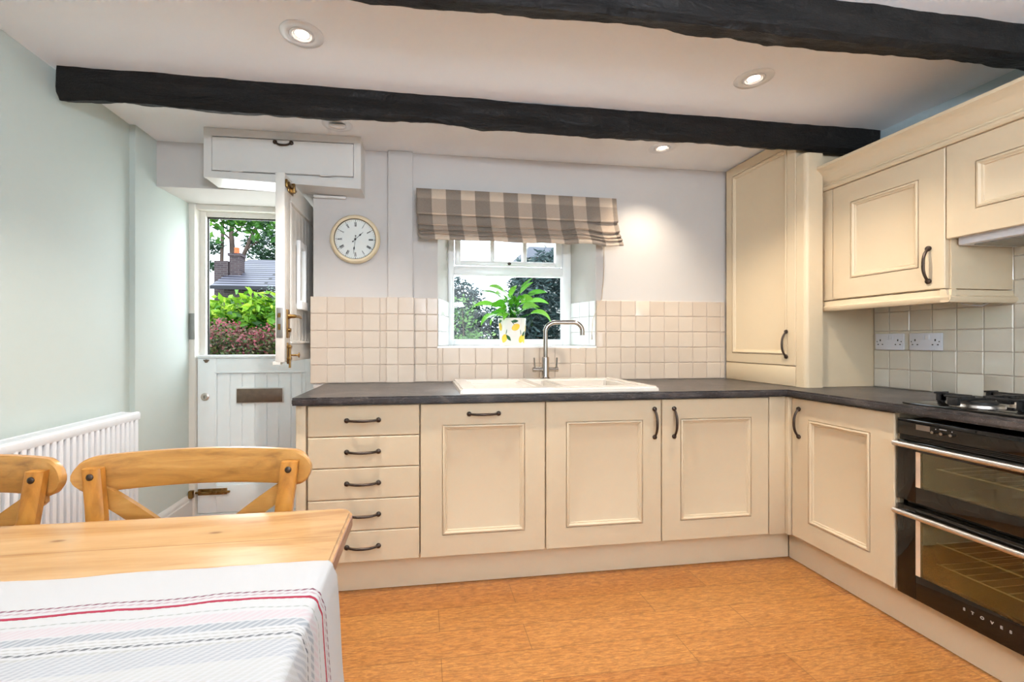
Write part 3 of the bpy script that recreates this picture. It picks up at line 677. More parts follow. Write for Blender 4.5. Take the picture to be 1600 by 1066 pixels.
# ------------------------------------------------------------------ roman blind
t = thing('roman_blind', 'grey and beige checked roman blind, pulled up over the window', 'blind', (1.11, .64, 2.07))
prof = [(.606, 2.072, 0), (.600, 2.01, .062), (.592, 1.955, .118), (.587, 1.922, .150), (.591, 1.917, .156), (.612, 1.936, .18), (.614, 1.93, .245), (.600, 1.90, .268), (.586, 1.864, .312), (.583, 1.858, .32), (.588, 1.854, .326), (.610, 1.874, .35), (.611, 1.868, .43),
        (.594, 1.842, .448), (.581, 1.826, .463), (.586, 1.822, .468), (.608, 1.842, .49), (.609, 1.836, .60), (.592, 1.816, .618), (.578, 1.802, .632), (.583, 1.798, .637), (.605, 1.815, .655), (.604, 1.808, .69), (.586, 1.786, .712), (.578, 1.764, .735)]
b = bmesh.new(); uvl = b.loops.layers.uv.new('UVMap'); NX = 90; grid = []
for i in range(NX + 1):
    u = i / NX; colm = []
    for j, (y, z, d) in enumerate(prof):
        k = j / (len(prof) - 1); x = .474 + 1.258 * u + .020 * k + (.012 * k * u)
        sag = -.012 * sin(pi * u) * k * 0 + noise.noise(V3(u * 6, j * .35, 1)) * .006 * k + noise.noise(V3(u * 15, j * .8, 4)) * .0025 * k
        z2 = z + sag - (.006 * u) + (.010 * (u > .72) * sin((u - .72) / .28 * pi * 2) * (k > .25)); y2 = y + noise.noise(V3(u * 9, j * .5, 9)) * .008 * k - .012 * k * u
        colm.append((b.verts.new((x - 1.11, y2 - .64, z2 - 2.07)), u * 1.27, d))
    grid.append(colm)
for i in range(NX):
    for j in range(len(prof) - 1):
        q = [grid[i][j], grid[i + 1][j], grid[i + 1][j + 1], grid[i][j + 1]]; f = b.faces.new([v[0] for v in q]); f.smooth = True
        for lp_, v in zip(f.loops, q): lp_[uvl].uv = (v[1], v[2])
me = bpy.data.meshes.new('fabric'); b.to_mesh(me); b.free(); me.set_sharp_from_angle(angle=radians(38)); me.materials.append(M['check'])
o = bpy.data.objects.new('fabric', me); COL.objects.link(o); o.parent = t
sd = o.modifiers.new('thickness', 'SOLIDIFY'); sd.thickness = .003
MB().box(.478, 1.728, .610, .676, 2.035, 2.066).build('head_rail', 'upvc', t)
m = MB(); m.tube([(1.672, .655, 1.80), (1.676, .668, 1.6), (1.662, .67, 1.43), (1.60, .665, 1.30), (1.592, .665, 1.20)], .0016, 6); cd = m.build('pull_cord', 'rope', t, 'thin beige pull cord')
MB().lathe([(.002, 0), (.005, -.008), (.007, -.03), (0, -.032)], (1.592, .665, 1.20), seg=10).build('cord_weight', 'steel', cd)

# ------------------------------------------------------------------ base units
def base_door(parent, o, U, w, N, hpos, T, h=.713, z=.152):
    o = Vector(o); m = MB(); m.panel((o.x, o.y, z), U, Z, N, w, h, MOULD); d = m.build('door', 'cream', parent)
    handle(d, Vector(hpos), T, N); return d
# drawers
t = thing('drawer_unit', 'cream unit of five drawers beside the stable door', 'drawer unit', (.25, .3, 0))
m = MB(); carcass(m, .0, .498, .021, .58, .15, .868); m.box(-.047, -.005, 0, .648, .0, .868, .003); m.build('body', 'cream', t)
for i, (z0, z1) in enumerate(((.726, .866), (.583, .723), (.440, .580), (.296, .437), (.152, .293))):
    m = MB(); m.panel((.003, .0205, z0), X, Z, -Y, .494, z1 - z0, PLAIN); d = m.build('drawer', 'cream', t)
    handle(d, (.243, .0005, z0 + .072), X, -Y)
t = thing('dishwasher_cabinet', 'cream cabinet front with one horizontal handle along its top, right of the drawers', 'cabinet', (.8, .3, 0))
m = MB(); carcass(m, .501, 1.098, .021, .58, .15, .868); m.build('body', 'cream', t)
base_door(t, (.503, .0205, 0), X, .593, -Y, (.799, .0005, .815), X)
t = thing('sink_cabinet', 'cream double-door cabinet under the white sink', 'cabinet', (1.7, .3, 0))
m = MB(); carcass(m, 1.101, 2.298, .021, .58, .15, .868); m.build('body', 'cream', t)
base_door(t, (1.103, .0205, 0), X, .594, -Y, (1.66, .0005, .748), Z)
base_door(t, (1.702, .0205, 0), X, .594, -Y, (1.765, .0005, .748), Z)
t = thing('corner_post', 'narrow cream corner post between the two cabinet runs', 'corner post', (2.36, .01, .15))
m = MB(); m.box(2.301, 2.392, 0, .02, .15, .868, .002); m.box(2.393, 2.428, -.021, .014, .15, .868, .004); m.build('post', 'cream', t)
t = thing('corner_cabinet', 'cream single-door cabinet between the corner and the oven', 'cabinet', (2.6, -.3, 0))
m = MB(); m.box(2.43, 2.98, -.042, -.024, .15, .868); m.box(2.43, 2.98, -.536, -.518, .15, .868); m.box(2.43, 2.98, -.518, -.042, .15, .168); m.build('body', 'cream', t)
base_door(t, (2.4285, -.0245, 0), -Y, .509, -X, (2.4085, -.07, .742), Z)
t = thing('plinth', 'long cream plinth board under the sink run, meeting the floor', 'plinth', (1.1, .05, 0), 'cream plinth boards')
MB().box(-.004, 2.455, .05, .066, .002, .148).build('board', 'cream', t)
t = thing('plinth', 'cream plinth board under the oven, on the right of the floor', 'plinth', (2.46, -.5, 0), 'cream plinth boards')
MB().box(2.458, 2.474, -1.36, .048, .002, .148).build('board', 'cream', t)

# worktop, L-shaped with a cut-out for the sink
xs_, ys_ = [-.056, .745, 1.655, 2.378, 2.988], [-1.36, -.03, .085, .545, .668]
b = bmesh.new(); V = {}
def gv(i, j):
    if (i, j) not in V: V[i, j] = b.verts.new((xs_[i], ys_[j], .907))
    return V[i, j]
for i in range(4):
    for j in range(4):
        if (j == 0 and i < 3) or (i == 1 and j == 2): continue
        b.faces.new([gv(i, j), gv(i + 1, j), gv(i + 1, j + 1), gv(i, j + 1)])
r = bmesh.ops.extrude_face_region(b, geom=b.faces[:])
bmesh.ops.translate(b, verts=[v for v in r['geom'] if isinstance(v, bmesh.types.BMVert)], vec=(0, 0, -.035))
bmesh.ops.recalc_face_normals(b, faces=b.faces)
def front(e):
    p, q = e.verts[0].co, e.verts[1].co
    if abs(p.z - q.z) > 1e-4: return False
    return (abs(p.y + .03) < 1e-4 and abs(q.y + .03) < 1e-4 and max(p.x, q.x) <= 2.3785) or (abs(p.x - 2.378) < 1e-4 and abs(q.x - 2.378) < 1e-4 and max(p.y, q.y) <= -.029)
bmesh.ops.bevel(b, geom=[e for e in b.edges if front(e)], offset=.009, segments=4, affect='EDGES')
t = thing('worktop', 'dark slate-effect L-shaped kitchen worktop', 'worktop', (1.1, .3, .87))
m = MB(); m.bm(b); m.build('slab', 'worktop', t)

# ------------------------------------------------------------------ sink and tap
t = thing('kitchen_sink', 'white ceramic sink with drainer set into the worktop', 'sink', (1.2, .3, .907))
xs_, ys_ = [.692, .77, 1.07, 1.128, 1.225, 1.245, 1.615, 1.69], [.012, .10, .50, .600]
b = bmesh.new(); V = {}
def gv(i, j, z=.931):
    k = (i, j, z)
    if k not in V: V[k] = b.verts.new((xs_[i], ys_[j], z))
    return V[k]
for i in range(7):
    for j in range(3):
        if j == 1 and i in (1, 3, 5): continue
        b.faces.new([gv(i, j), gv(i + 1, j), gv(i + 1, j + 1), gv(i, j + 1)])
for i, dz in ((1, .914), (3, .82), (5, .745)):
    top = [(i, 1), (i + 1, 1), (i + 1, 2), (i, 2)]
    bot = [b.verts.new((xs_[a] + (.012 if a == i else -.012), ys_[c] + (.012 if c == 1 else -.012), dz)) for a, c in top]
    for k in range(4): b.faces.new([gv(*top[k]), bot[k], bot[(k + 1) % 4], gv(*top[(k + 1) % 4])])
    b.faces.new(bot)
out = [(i, 0) for i in range(8)] + [(7, 1), (7, 2)] + [(i, 3) for i in range(7, -1, -1)] + [(0, 2), (0, 1)]
ob = [b.verts.new((xs_[i] + (-.004 if i == 0 else .004 if i == 7 else 0), ys_[j] + (-.004 if j == 0 else .004 if j == 3 else 0), .9075)) for i, j in out]
n = len(out)
for k in range(n): b.faces.new([gv(*out[k]), gv(*out[(k + 1) % n]), ob[(k + 1) % n], ob[k]])
bmesh.ops.recalc_face_normals(b, faces=b.faces)
es = [e for e in b.edges if len(e.link_faces) == 2 and e.calc_face_angle() > .4]
bmesh.ops.bevel(b, geom=es, offset=.009, segments=3, affect='EDGES')
m = MB(); m.bm(b); m.build('basin', 'ceramic', t, recalc=False)
t = thing('mixer_tap', 'chrome mixer tap with a swan spout behind the sink', 'tap', (1.253, .553, .931))
tx, ty = 1.253, .553
m = MB(); m.lathe([(0, .0), (.030, .0), (.030, .004), (.024, .008), (.022, .012), (.022, .125), (.019, .132), (.0, .132)], (tx, ty, .931), seg=28); m.build('body', 'chrome', t)
P = [(tx, ty, 1.055), (tx, ty, 1.14), (tx, ty, 1.215)] + [(tx + .065 - .065 * cos(a), ty - .004 * (1 - cos(a)), 1.215 + .058 * sin(a)) for a in [pi / 2 * k / 8 for k in range(1, 9)]] + [(tx + .12, ty - .012, 1.273), (tx + .17, ty - .02, 1.273)] + [(tx + .17 + .055 * sin(a), ty - .02 - .006 * sin(a), 1.218 + .055 * cos(a)) for a in [pi / 2 * k / 8 for k in range(1, 9)]] + [(tx + .225, ty - .026, 1.194)]
m = MB(); m.tube(P, .0135, 16); m.build('spout', 'chrome', t)
for s_ in (-1, 1):
    m = MB(); m.tube([(tx + s_ * .018, ty, .986), (tx + s_ * .079, ty, .986)], .0135, 16); m.tube([(tx + s_ * .06, ty, .986), (tx + s_ * .078, ty, .986)], .0155, 16)
    m.tube([(tx + s_ * .068, ty - .004, .99), (tx + s_ * .072, ty - .004, 1.058)], .0048, 10); m.build('lever', 'chrome', t)

# ------------------------------------------------------------------ potted plant
px, py, pz = 1.095, .800, 1.1282
t = thing('potted_plant', 'leafy green houseplant in a white lemon-print pot on the sill', 'plant', (px, py, pz))
rb, rt, ph = .079, .092, .178
m = MB(); m.lathe([(0, 0), (rb - .003, 0), (rb, .004), (rt, ph), (rt - .002, ph + .002), (rt - .007, ph), (rt - .009, ph - .03), (0, ph - .032)], (px, py, pz), seg=48); pot = m.build('pot', 'pot_white', t)
def rad(z): return rb + (rt - rb) * z / ph
def patch(th, z, a, b_, rot, lift=.0012, tip=0.0):
    m = MB(); n = 20; c = None; pts = []
    for rr in (0, .5, 1):
        for k in range(n):
            q = 2 * pi * k / n; u, v = a * cos(q) * rr, b_ * sin(q) * rr
            if tip: v *= (1 - tip * abs(cos(q)) ** 1.5)
            s2, z2 = u * cos(rot) - v * sin(rot), u * sin(rot) + v * cos(rot); zz = z + z2; R = rad(zz) + lift + .001 * (1 - rr); an = th + s2 / R
            pts.append((px + R * sin(an), py - R * cos(an), pz + zz))
    fs = [(i * n + k, i * n + (k + 1) % n, (i + 1) * n + (k + 1) % n, (i + 1) * n + k) for i in range(2) for k in range(n)]
    m.add(pts, fs); return m
LM = [(.08, .120, .5), (-.85, .048, 1.1), (.62, .046, 1.0), (.98, .044, 1.8), (-1.25, .125, 1.9), (1.3, .115, 1.3), (2.2, .08, .4), (3.1, .12, 1.0), (-2.2, .06, 1.2)]
for th, z, rt_ in LM: patch(th, z, .029, .021, rt_, .0012, .15).build('lemon_print', 'lemon', pot, 'yellow printed lemon', recalc=False)
for th, z, rt_ in ((-.47, .052, -.9), (-.0, .158, .1), (.84, .078, .9), (-1.25, .158, .2), (1.2, .075, 1.2), (2.4, .13, .5)): patch(th, z, .024, .0105, rt_, .0014, .6).build('leaf_print', 'print_green', pot, 'dark green printed leaf', recalc=False)
for th, z, rt_ in ((-.62, .09, 1.35), (.5, .088, 1.8), (-.16, .15, -.9)): patch(th, z, .017, .0022, rt_, .0014).build('stalk_print', 'print_green', pot, recalc=False)
MB().lathe([(0, 0), (.082, 0)], (px, py, pz + ph - .02), seg=32).build('soil', 'soil', t)
m = MB(); ym = MB(); st = MB(); rng = random.Random(5)
def leaf(m, base, az, reach, rise, L, wid, droop, tint, twist=0):
    d = V3(cos(az), sin(az), 0); tip = base + d * reach + V3(0, 0, rise)
    st.tube([base, base + d * reach * .35 + V3(0, 0, rise * .62), tip], [.0022, .002, .0016], 5)
    n = 9; side = V3(-sin(az), cos(az), 0) * cos(twist) + V3(0, 0, 1) * sin(twist); vs_ = []
    p = tip.copy(); el = math.atan2(rise, max(reach, .01)) * .62
    for i in range(n + 1):
        k = i / n; w = wid * (sin(pi * min(1, k * .93 + .05)) ** .75) * (1 - .35 * k) if i < n else .0006
        up_ = V3(0, 0, 1) * cos(el) - d * sin(el)
        q = [p + side * w + up_ * w * .28, p, p - side * w + up_ * w * .28]
        for e in q:
            e.y = min(e.y, .908)
            if e.y < YB - .02: e.y = max(e.y, .60)
        vs_ += q
        e2 = el - droop * k; p = p + (d * cos(e2) + V3(0, 0, 1) * sin(e2)) * (L / n); el_ = el
    fs = []
    for i in range(n): a = i * 3; fs += [(a, a + 1, a + 4, a + 3), (a + 1, a + 2, a + 5, a + 4)]
    m.add(vs_, fs, tint)
base = V3(px, py, pz + ph - .025)
LEAVES = [(pi * 1.04, .13, .10, .15, .022, 1.0), (pi * .98, .10, .16, .13, .024, .8), (pi * 1.12, .14, .04, .14, .024, 1.6), (pi * 1.2, .10, .04, .13, .02, 1.9), (pi * 1.28, .07, .05, .10, .018, 2.0), (pi * 1.1, .08, .18, .13, .026, .9),
          (pi * .1 - .3, .12, .12, .16, .026, 1.1), (-.35, .13, .06, .16, .026, 1.9), (-.15, .11, .16, .14, .025, .9), (.2, .06, .20, .11, .022, .3), (-.6, .10, .09, .11, .026, 1.1), (-.9, .08, .13, .10, .024, 1.3), (-1.2, .07, .12, .10, .024, 1.2),
          (-1.6, .06, .12, .10, .026, 1.2), (-2.0, .07, .12, .11, .025, 1.3), (-2.3, .08, .15, .12, .026, 1.2), (-2.6, .10, .10, .12, .025, 1.4), (1.2, .04, .17, .09, .02, .3), (-.1, .05, .22, .10, .02, .2), (2.2, .05, .17, .09, .02, .5), (-1.5, .03, .18, .10, .022, .9)]
for az, re, ri, L, w, dr in LEAVES: leaf(m, base + V3(rng.uniform(-.02, .02), rng.uniform(-.02, .02), 0), az, re * .80, ri * .98, L * 1.12, w * 1.45, dr, rng.uniform(.35, 1), rng.choice((-1, 1)) * rng.uniform(.35, .8))
for k in range(26):
    az = rng.uniform(0, 2 * pi); leaf(m, base + V3(rng.uniform(-.03, .03), rng.uniform(-.03, .03), 0), az, rng.uniform(.02, .09), rng.uniform(.04, .15), rng.uniform(.08, .12), rng.uniform(.018, .027), rng.uniform(.5, 1.6), rng.uniform(0, .8), rng.uniform(-.8, .8))
m.build('foliage', 'house_leaf', t, recalc=False); st.build('stems', 'house_leaf', t)
leaf(ym, base + V3(-.01, -.05, .0), -1.5, .01, .06, .06, .012, 2.2, .5); ym.build('yellow_leaf', 'yellow_leaf', t, 'single yellowed leaf', recalc=False)

# ------------------------------------------------------------------ tall corner cupboard
t = thing('corner_cupboard', 'tall cream cupboard standing on the worktop in the corner', 'cupboard', (2.75, .35, .907))
m = MB(); m.box(2.556, 2.998, .088, .664, .908, 2.305); m.box(2.556, 2.998, .056, .088, .908, 2.165)
m.box(2.536, 2.556, .088, .655, .908, 1.018, .002)
m.build('body', 'cream', t)
m = MB(); q = [(2.536, .084)] + [(2.536 + .022 - .022 * cos(a), .020 + .022 - .022 * sin(a)) for a in [pi / 2 * k / 6 for k in range(7)]] + [(2.635, .020), (2.635, .084)]
m.prism(q, 'z', .908, 2.166); m.build('pilaster', 'cream', t)
m = MB(); m.panel((2.555, .654, 1.022), -Y, Z, -X, .566, 1.28, [(.0, .0), (.0, .017), (.003, .020)] + [(i - .04, d) for i, d in MOULD[3:]]); d = m.build('door', 'cream', t)
handle(d, (2.535, .149, 1.141), Z, -X)

# ------------------------------------------------------------------ wall cupboards, cornice, hood
t = thing('wall_cabinet', 'cream wall cabinet with a vertical handle above the sockets', 'cabinet', (2.83, -.25, 1.375))
m = MB(); m.box(2.681, 2.999, -.535, .055, 1.376, 1.965); m.box(2.661, 2.681, -.011, .055, 1.376, 1.965, .003); m.build('body', 'cream', t)
m = MB(); m.panel((2.6805, -.014, 1.378), -Y, Z, -X, .513, .586, MOULD); d = m.build('door', 'cream', t)
handle(d, (2.6605, -.468, 1.484), Z, -X)
pp = [(0, 0), (.012, .0), (.02, .012), (.02, .022), (.008, .03), (.004, .052), (-.018, .056), (-.018, .0)]
m = MB(); m.prism([(2.668 - a, 1.319 + b_) for a, b_ in pp], 'y', -.55, .052)
m.prism([(-.535 - a, 1.319 + b_) for a, b_ in pp], 'x', 2.650, 2.989); m.build('light_pelmet', 'cream', t)
m = MB(); m.tube([(2.95, -.36, 1.374), (2.93, -.40, 1.325), (2.93, -.47, 1.312), (2.95, -.51, 1.335)], .003, 6); m.build('cable', 'plastic_white', t, 'thin white lighting cable')
t = thing('hood_cabinet', 'shorter cream wall cabinet over the cooker hood', 'cabinet', (2.83, -.83, 1.58))
m = MB(); m.box(2.681, 2.999, -1.135, -.538, 1.60, 1.965); m.build('body', 'cream', t)
m = MB(); m.panel((2.6805, -.531, 1.580), -Y, Z, -X, .60, .384, MOULD); d = m.build('door', 'cream', t)
t = thing('cooker_hood', 'slim grey cooker hood under the shorter wall cabinet', 'cooker hood', (2.85, -.83, 1.56))
m = MB(); m.box(2.70, 2.985, -1.13, -.545, 1.553, 1.598, .004); m.build('housing', 'plastic_white', t)
m = MB(); m.box(2.73, 2.955, -1.10, -.58, 1.548, 1.553); m.build('grease_filter', 'zinc', t, 'grey metal grease filter')
t = thing('cornice', 'cream moulded cornice along the top of the wall cabinets', 'cornice', (2.65, -.5, 1.966))
cp = [(0.0, 0), (.012, 0), (.018, .008), (.018, .018), (.006, .026), (.006, .034), (.012, .040), (.018, .052), (.026, .068), (.038, .086), (.054, .100), (.066, .108), (.066, .122), (0, .122)]
m = MB(); m.prism([(2.664 - a, 1.966 + b_) for a, b_ in cp], 'y', -1.36, .048); m.build('moulding', 'cream', t)
MB().box(2.664, 2.69, -1.36, .044, 1.966, 2.05).build('backing_strip', 'cream', t)

# ------------------------------------------------------------------ sockets
def socket(label, yc):
    t = thing('double_socket', label, 'socket', (XR - .010, yc, 1.155), 'white double wall sockets'); x = XR - .0105
    MB().box(x - .009, x, yc - .073, yc + .073, 1.112, 1.198, .003).build('plate', 'plastic_white', t)
    for s_ in (-1, 1):
        MB().obox((x - .0105, yc + s_ * .0115, 1.177), X, Y, Z, .003, .0095, .0115, .001).build('switch', 'plastic_white', t)
    for s_ in (-1, 1):
        c = yc + s_ * .045; m = MB()
        m.box(x - .0096, x - .008, c - .003, c + .003, 1.158, 1.168)
        for e in (-.0115, .0115): m.box(x - .0096, x - .008, c + e - .0035, c + e + .0035, 1.138, 1.143)
        e = yc + s_ * .062; m.box(x - .0096, x - .008, e - .0025, e + .0025, 1.153, 1.158)
        m.build('pin_holes', 'plastic_dark', t)
socket('white double socket nearest the tall corner cupboard', -.036)
socket('white double socket farther from the corner, nearer the hob', -.209)

# ------------------------------------------------------------------ built-under double oven
OY0, OY1 = -.541, -1.140
t = thing('double_oven', 'black glass double oven built in under the worktop', 'oven', (2.65, -.84, .15))
fx = 2.410
m = MB(); m.box(2.445, 2.98, OY1, OY1 + .015, .15, .845); m.box(2.445, 2.98, OY0 - .015, OY0, .15, .845); m.box(2.445, 2.98, OY1, OY0, .15, .165); m.box(2.445, 2.98, OY1, OY0, .76, .845); m.box(2.445, 2.98, OY1, OY0, .505, .535); m.box(2.96, 2.98, OY1, OY0, .15, .845)
m.build('casing', 'black_enamel', t)
m = MB(); m.box(fx, 2.444, OY1 + .002, OY0 - .002, .786, .850, .003); cp_ = m.build('control_panel', 'black_glass', t)
MB().box(fx - .001, fx, -.661, -.613, .814, .834).build('display', 'display', cp_, 'dim clock display')
for y in (-.674, -.703, -.733):
    m = MB(); m.lathe([(0, 0), (.0058, 0), (.0052, .010), (0, .011)], (fx, y, .815), (-1, 0, 0), 14); m.build('control_knob', 'chrome', cp_)
m = MB(); m.box(fx - .0006, fx, -.681, -.679, .826, .829); m.box(fx - .0006, fx, -.715, -.692, .829, .831); m.box(fx - .0006, fx, -.733, -.731, .826, .829)
m.build('control_marks', 'plastic_white', cp_)
m = MB(); m.box(2.424, 2.445, OY1, OY0, .766, .786)
for k in range(3): m.box(fx + .004, 2.44, OY1 + .012, OY0 - .012, .768 + k * .006, .771 + k * .006)
m.build('vent_grille', 'black_enamel', t)
def oven_door(z0, z1, wz0, wz1, hz, racks):
    m = MB(); a, b_ = -.629, -1.052
    m.box(fx, fx + .030, OY1 + .002, b_, z0, z1, .002); m.box(fx, fx + .030, a + .018, OY0 - .002, z0, z1, .002); m.box(fx, fx + .030, b_, a + .018, z0, wz0, .002); m.box(fx, fx + .030, b_, a + .018, wz1, z1, .002)
    d = m.build('oven_door', 'black_glass', t)
    MB().box(fx + .001, fx + .005, b_, a + .0015, wz0, wz1).build('glass_pane', 'oven_glass', d, 'smoked glass window')
    m = MB(); m.box(fx - .0004, fx + .008, a + .002, a + .0175, wz0, wz1); m.build('pane_strip', 'oven_strip', d, 'pale strip beside the glass')  # pale strip set flush along one side of the pane
    m = MB(); m.tube([(fx - .030, OY0 - .012, hz), (fx - .030, OY1 + .012, hz)], .0105, 16)
    for k in range(94):
        y = OY0 - .016 - k * .0061; m.lathe([(.0106, -.0011), (.0116, 0), (.0106, .0011)], (fx - .030, y, hz), (0, 1, .35), 12)
    for y in (OY0 - .03, OY1 + .03): m.box(fx - .028, fx + .001, y - .009, y + .009, hz - .007, hz + .007, .002)
    m.build('door_handle', 'steel', d, 'ribbed steel bar handle')
    m = MB(); m.box(2.46, 2.94, b_ - .02, b_ - .018, wz0 - .03, wz1 + .03); m.box(2.46, 2.94, a + .03, a + .032, wz0 - .03, wz1 + .03); m.box(2.94, 2.942, b_ - .02, a + .03, wz0 - .03, wz1 + .03); m.box(2.46, 2.94, b_ - .02, a + .03, wz0 - .032, wz0 - .03); m.box(2.46, 2.94, b_ - .02, a + .03, wz1 + .03, wz1 + .032)
    cv = m.build('cavity', 'oven_cavity', t, 'enamelled oven interior')
    for rz in racks:
        m = MB(); m.tube([(2.475, a - .006, rz), (2.475, b_ - .01, rz)], .0028, 8); m.tube([(2.90, a - .006, rz), (2.90, b_ - .01, rz)], .0028, 8)
        for k in range(11):
            y = a - .02 - k * .040; m.tube([(2.474, y, rz + .003), (2.90, y, rz + .003)], .0018, 6)
        m.build('rack', 'plated_wire', cv)
    return d
oven_door(.527, .763, .590, .726, .752, (.664,))
d2 = oven_door(.151, .506, .247, .463, .483, (.378, .298))
cu = bpy.data.curves.new('door_lettering', 'FONT'); cu.body = 'STOVES'; cu.size = .0135; cu.space_character = 3.55; cu.align_x = 'CENTER'; cu.extrude = .0004; cu.offset = .0004
tmp = bpy.data.objects.new('lettering_outline', cu); COL.objects.link(tmp); bpy.context.view_layer.update()
me = bpy.data.meshes.new_from_object(tmp.evaluated_get(bpy.context.evaluated_depsgraph_get())); me.name = 'door_lettering'; bpy.data.objects.remove(tmp)
me.materials.clear(); me.materials.append(M['letter_grey'])
lt = bpy.data.objects.new('door_lettering', me); COL.objects.link(lt); lt.parent = d2
lt.matrix_local = Matrix.Translation(V3(fx - .0006, -.832, .204) - origin(d2)) @ Matrix(((0, 0, -1), (-1, 0, 0), (0, 1, 0))).to_4x4()
lt['label'] = 'spaced silver capital letters'

# ------------------------------------------------------------------ gas hob
t = thing('gas_hob', 'black gas hob with cast iron pan supports set in the worktop', 'hob', (2.67, -.84, .907))
m = MB(); m.box(2.420, 2.935, -1.135, -.553, .9075, .9145, .003); m.build('hob_plate', 'black_glass', t)
BUR = [(2.56, -.71, .050), (2.80, -.71, .038), (2.56, -.99, .038), (2.80, -.99, .050)]
for bx_, by_, r in BUR:
    m = MB(); m.lathe([(r + .018, 0), (r + .016, .008), (r + .004, .010), (0, .010)], (bx_, by_, .9145), seg=32); bn = m.build('burner_ring', 'steel', t)
    m = MB(); m.lathe([(r, .010), (r, .019), (r - .006, .023), (0, .024)], (bx_, by_, .9145), seg=32); m.build('burner_cap', 'cast_iron', bn)
for by_ in (-.71, -.99):
    m = MB(); z = .949
    for bx_ in (2.56, 2.80):
        for dx, dy in ((1, 0), (-1, 0), (0, 1), (0, -1)):
            m.bar((bx_ + dx * .022, by_ + dy * .022, z), (bx_ + dx * .108, by_ + dy * .125, z), .008, .010, bev=.002)
            m.obox((bx_ + dx * .112, by_ + dy * .122, z - .014), X, Y, Z, .007 + abs(dy) * .010, .007 + abs(dx) * .010, .014, .002)
            m.obox((bx_ + dx * .112, by_ + dy * .122, z + .004), X, Y, Z, .006 + abs(dy) * .022, .006 + abs(dx) * .022, .0035, .001)
    for bx_, s_ in ((2.56, -1), (2.80, 1)):
        for dy in (-.122, .122): m.box(bx_ - .012, bx_ + .012, by_ + dy - .007, by_ + dy + .007, .9145, z, .002)
    m.bar((2.455, by_, .942), (2.905, by_, .942), .010, .010, bev=.002)
    m.build('pan_support', 'cast_iron', t)
# ------------------------------------------------------------------ radiator
t = thing('radiator', 'white panel radiator on the sage wall behind the chairs', 'radiator', (-.95, -.25, .2))
ry0, ry1, rz0, rz1, rx = -.95, .408, .20, .797, -.905
m = MB(); m.box(rx - .018, rx - .013, ry0 + .001, ry1 - .001, rz0 + .001, rz1 - .002)
m.box(rx - .012, rx, ry0, ry1, rz1 - .035, rz1, .004); m.box(rx - .012, rx, ry0, ry1, rz0, rz0 + .03, .004)
k = int((ry1 - ry0) / .0333)
for i in range(k):
    y = ry0 + .012 + i * (ry1 - ry0 - .02) / k; m.box(rx - .014, rx, y, y + .020, rz0 + .02, rz1 - .028, .004)
m.build('front_panel', 'radiator', t)
m = MB(); m.box(rx - .095, rx - .085, ry0, ry1, rz0, rz1 - .004, .003); m.build('rear_panel', 'radiator', t)
for q in (ry0, ry1 - .003): MB().box(rx - .086, rx - .0115, q, q + .003, rz0 + .001, rz1 - .003).build('side_cover', 'radiator', t)
m = MB(); m.box(rx - .09, rx - .074, ry0, ry1, rz1 - .002, rz1 + .004); m.box(rx - .02, rx - .006, ry0, ry1, rz1 - .002, rz1 + .004)
for i in range(90): y = ry0 + .01 + i * (ry1 - ry0 - .02) / 90; m.box(rx - .076, rx - .018, y, y + .008, rz1 - .001, rz1 + .003)
m.build('top_grille', 'radiator', t)
m = MB(); m.tube([(rx - .05, ry1, .24), (rx - .05, ry1 + .035, .24)], .011, 12); m.lathe([(0, 0), (.016, 0), (.018, .03), (.015, .055), (0, .056)], (rx - .05, ry1 + .035, .235), seg=18); m.tube([(rx - .05, ry1 + .035, .24), (rx - .05, ry1 + .035, .0)], .0075, 10); m.build('valve', 'plastic_white', t, 'small white radiator valve')
for y in (ry0 + .2, ry1 - .2): MB().box(XL + .022, rx - .094, y - .015, y + .015, .3, .7).build('bracket', 'radiator', t)

# ------------------------------------------------------------------ dining table and cloth
TX0, TX1, TY0, TY1, TZ = -.897, .352, -1.90, -.987, .760
t = thing('dining_table', 'waxed pine dining table, half covered by a striped cloth', 'table', (-.26, -1.45, 0))
def rrect(x0, x1, y0, y1, r, n=6):
    P = []
    for (cx0, cy0, a0) in ((x1 - r, y1 - r, 0), (x0 + r, y1 - r, 90), (x0 + r, y0 + r, 180), (x1 - r, y0 + r, 270)):
        for k in range(n + 1): a = radians(a0 + 90 * k / n); P.append((cx0 + r * cos(a), cy0 + r * sin(a)))
    return P
b = bmesh.new(); pts = rrect(TX0, TX1, TY0, TY1, .034)
f = b.faces.new([b.verts.new((p[0], p[1], TZ)) for p in pts]); r = bmesh.ops.extrude_face_region(b, geom=[f]); bmesh.ops.translate(b, verts=[v for v in r['geom'] if isinstance(v, bmesh.types.BMVert)], vec=(0, 0, -.036))
bmesh.ops.recalc_face_normals(b, faces=b.faces); bmesh.ops.bevel(b, geom=[e for e in b.edges if abs(e.verts[0].co.z - e.verts[1].co.z) < 1e-5], offset=.007, segments=3, affect='EDGES')
m = MB(); m.bm(b); m.build('tabletop', 'pine', t)
MB().box(TX1 - .002, TX1 + .0008, TY0 + .035, TY1 - .035, TZ - .030, TZ - .007).build('end_edge', 'pine_edge', t, 'darker end edge')  # end strip in an overall darker pine tone
m = MB(); m.box(TX0 + .05, TX1 - .08, TY1 - .075, TY1 - .055, .62, .723); m.box(TX0 + .05, TX1 - .08, TY0 + .055, TY0 + .075, .62, .723); m.box(TX0 + .05, TX0 + .07, TY0 + .075, TY1 - .075, .62, .723); m.box(TX1 - .10, TX1 - .08, TY0 + .075, TY1 - .075, .62, .723)
m.build('apron', 'pine', t)
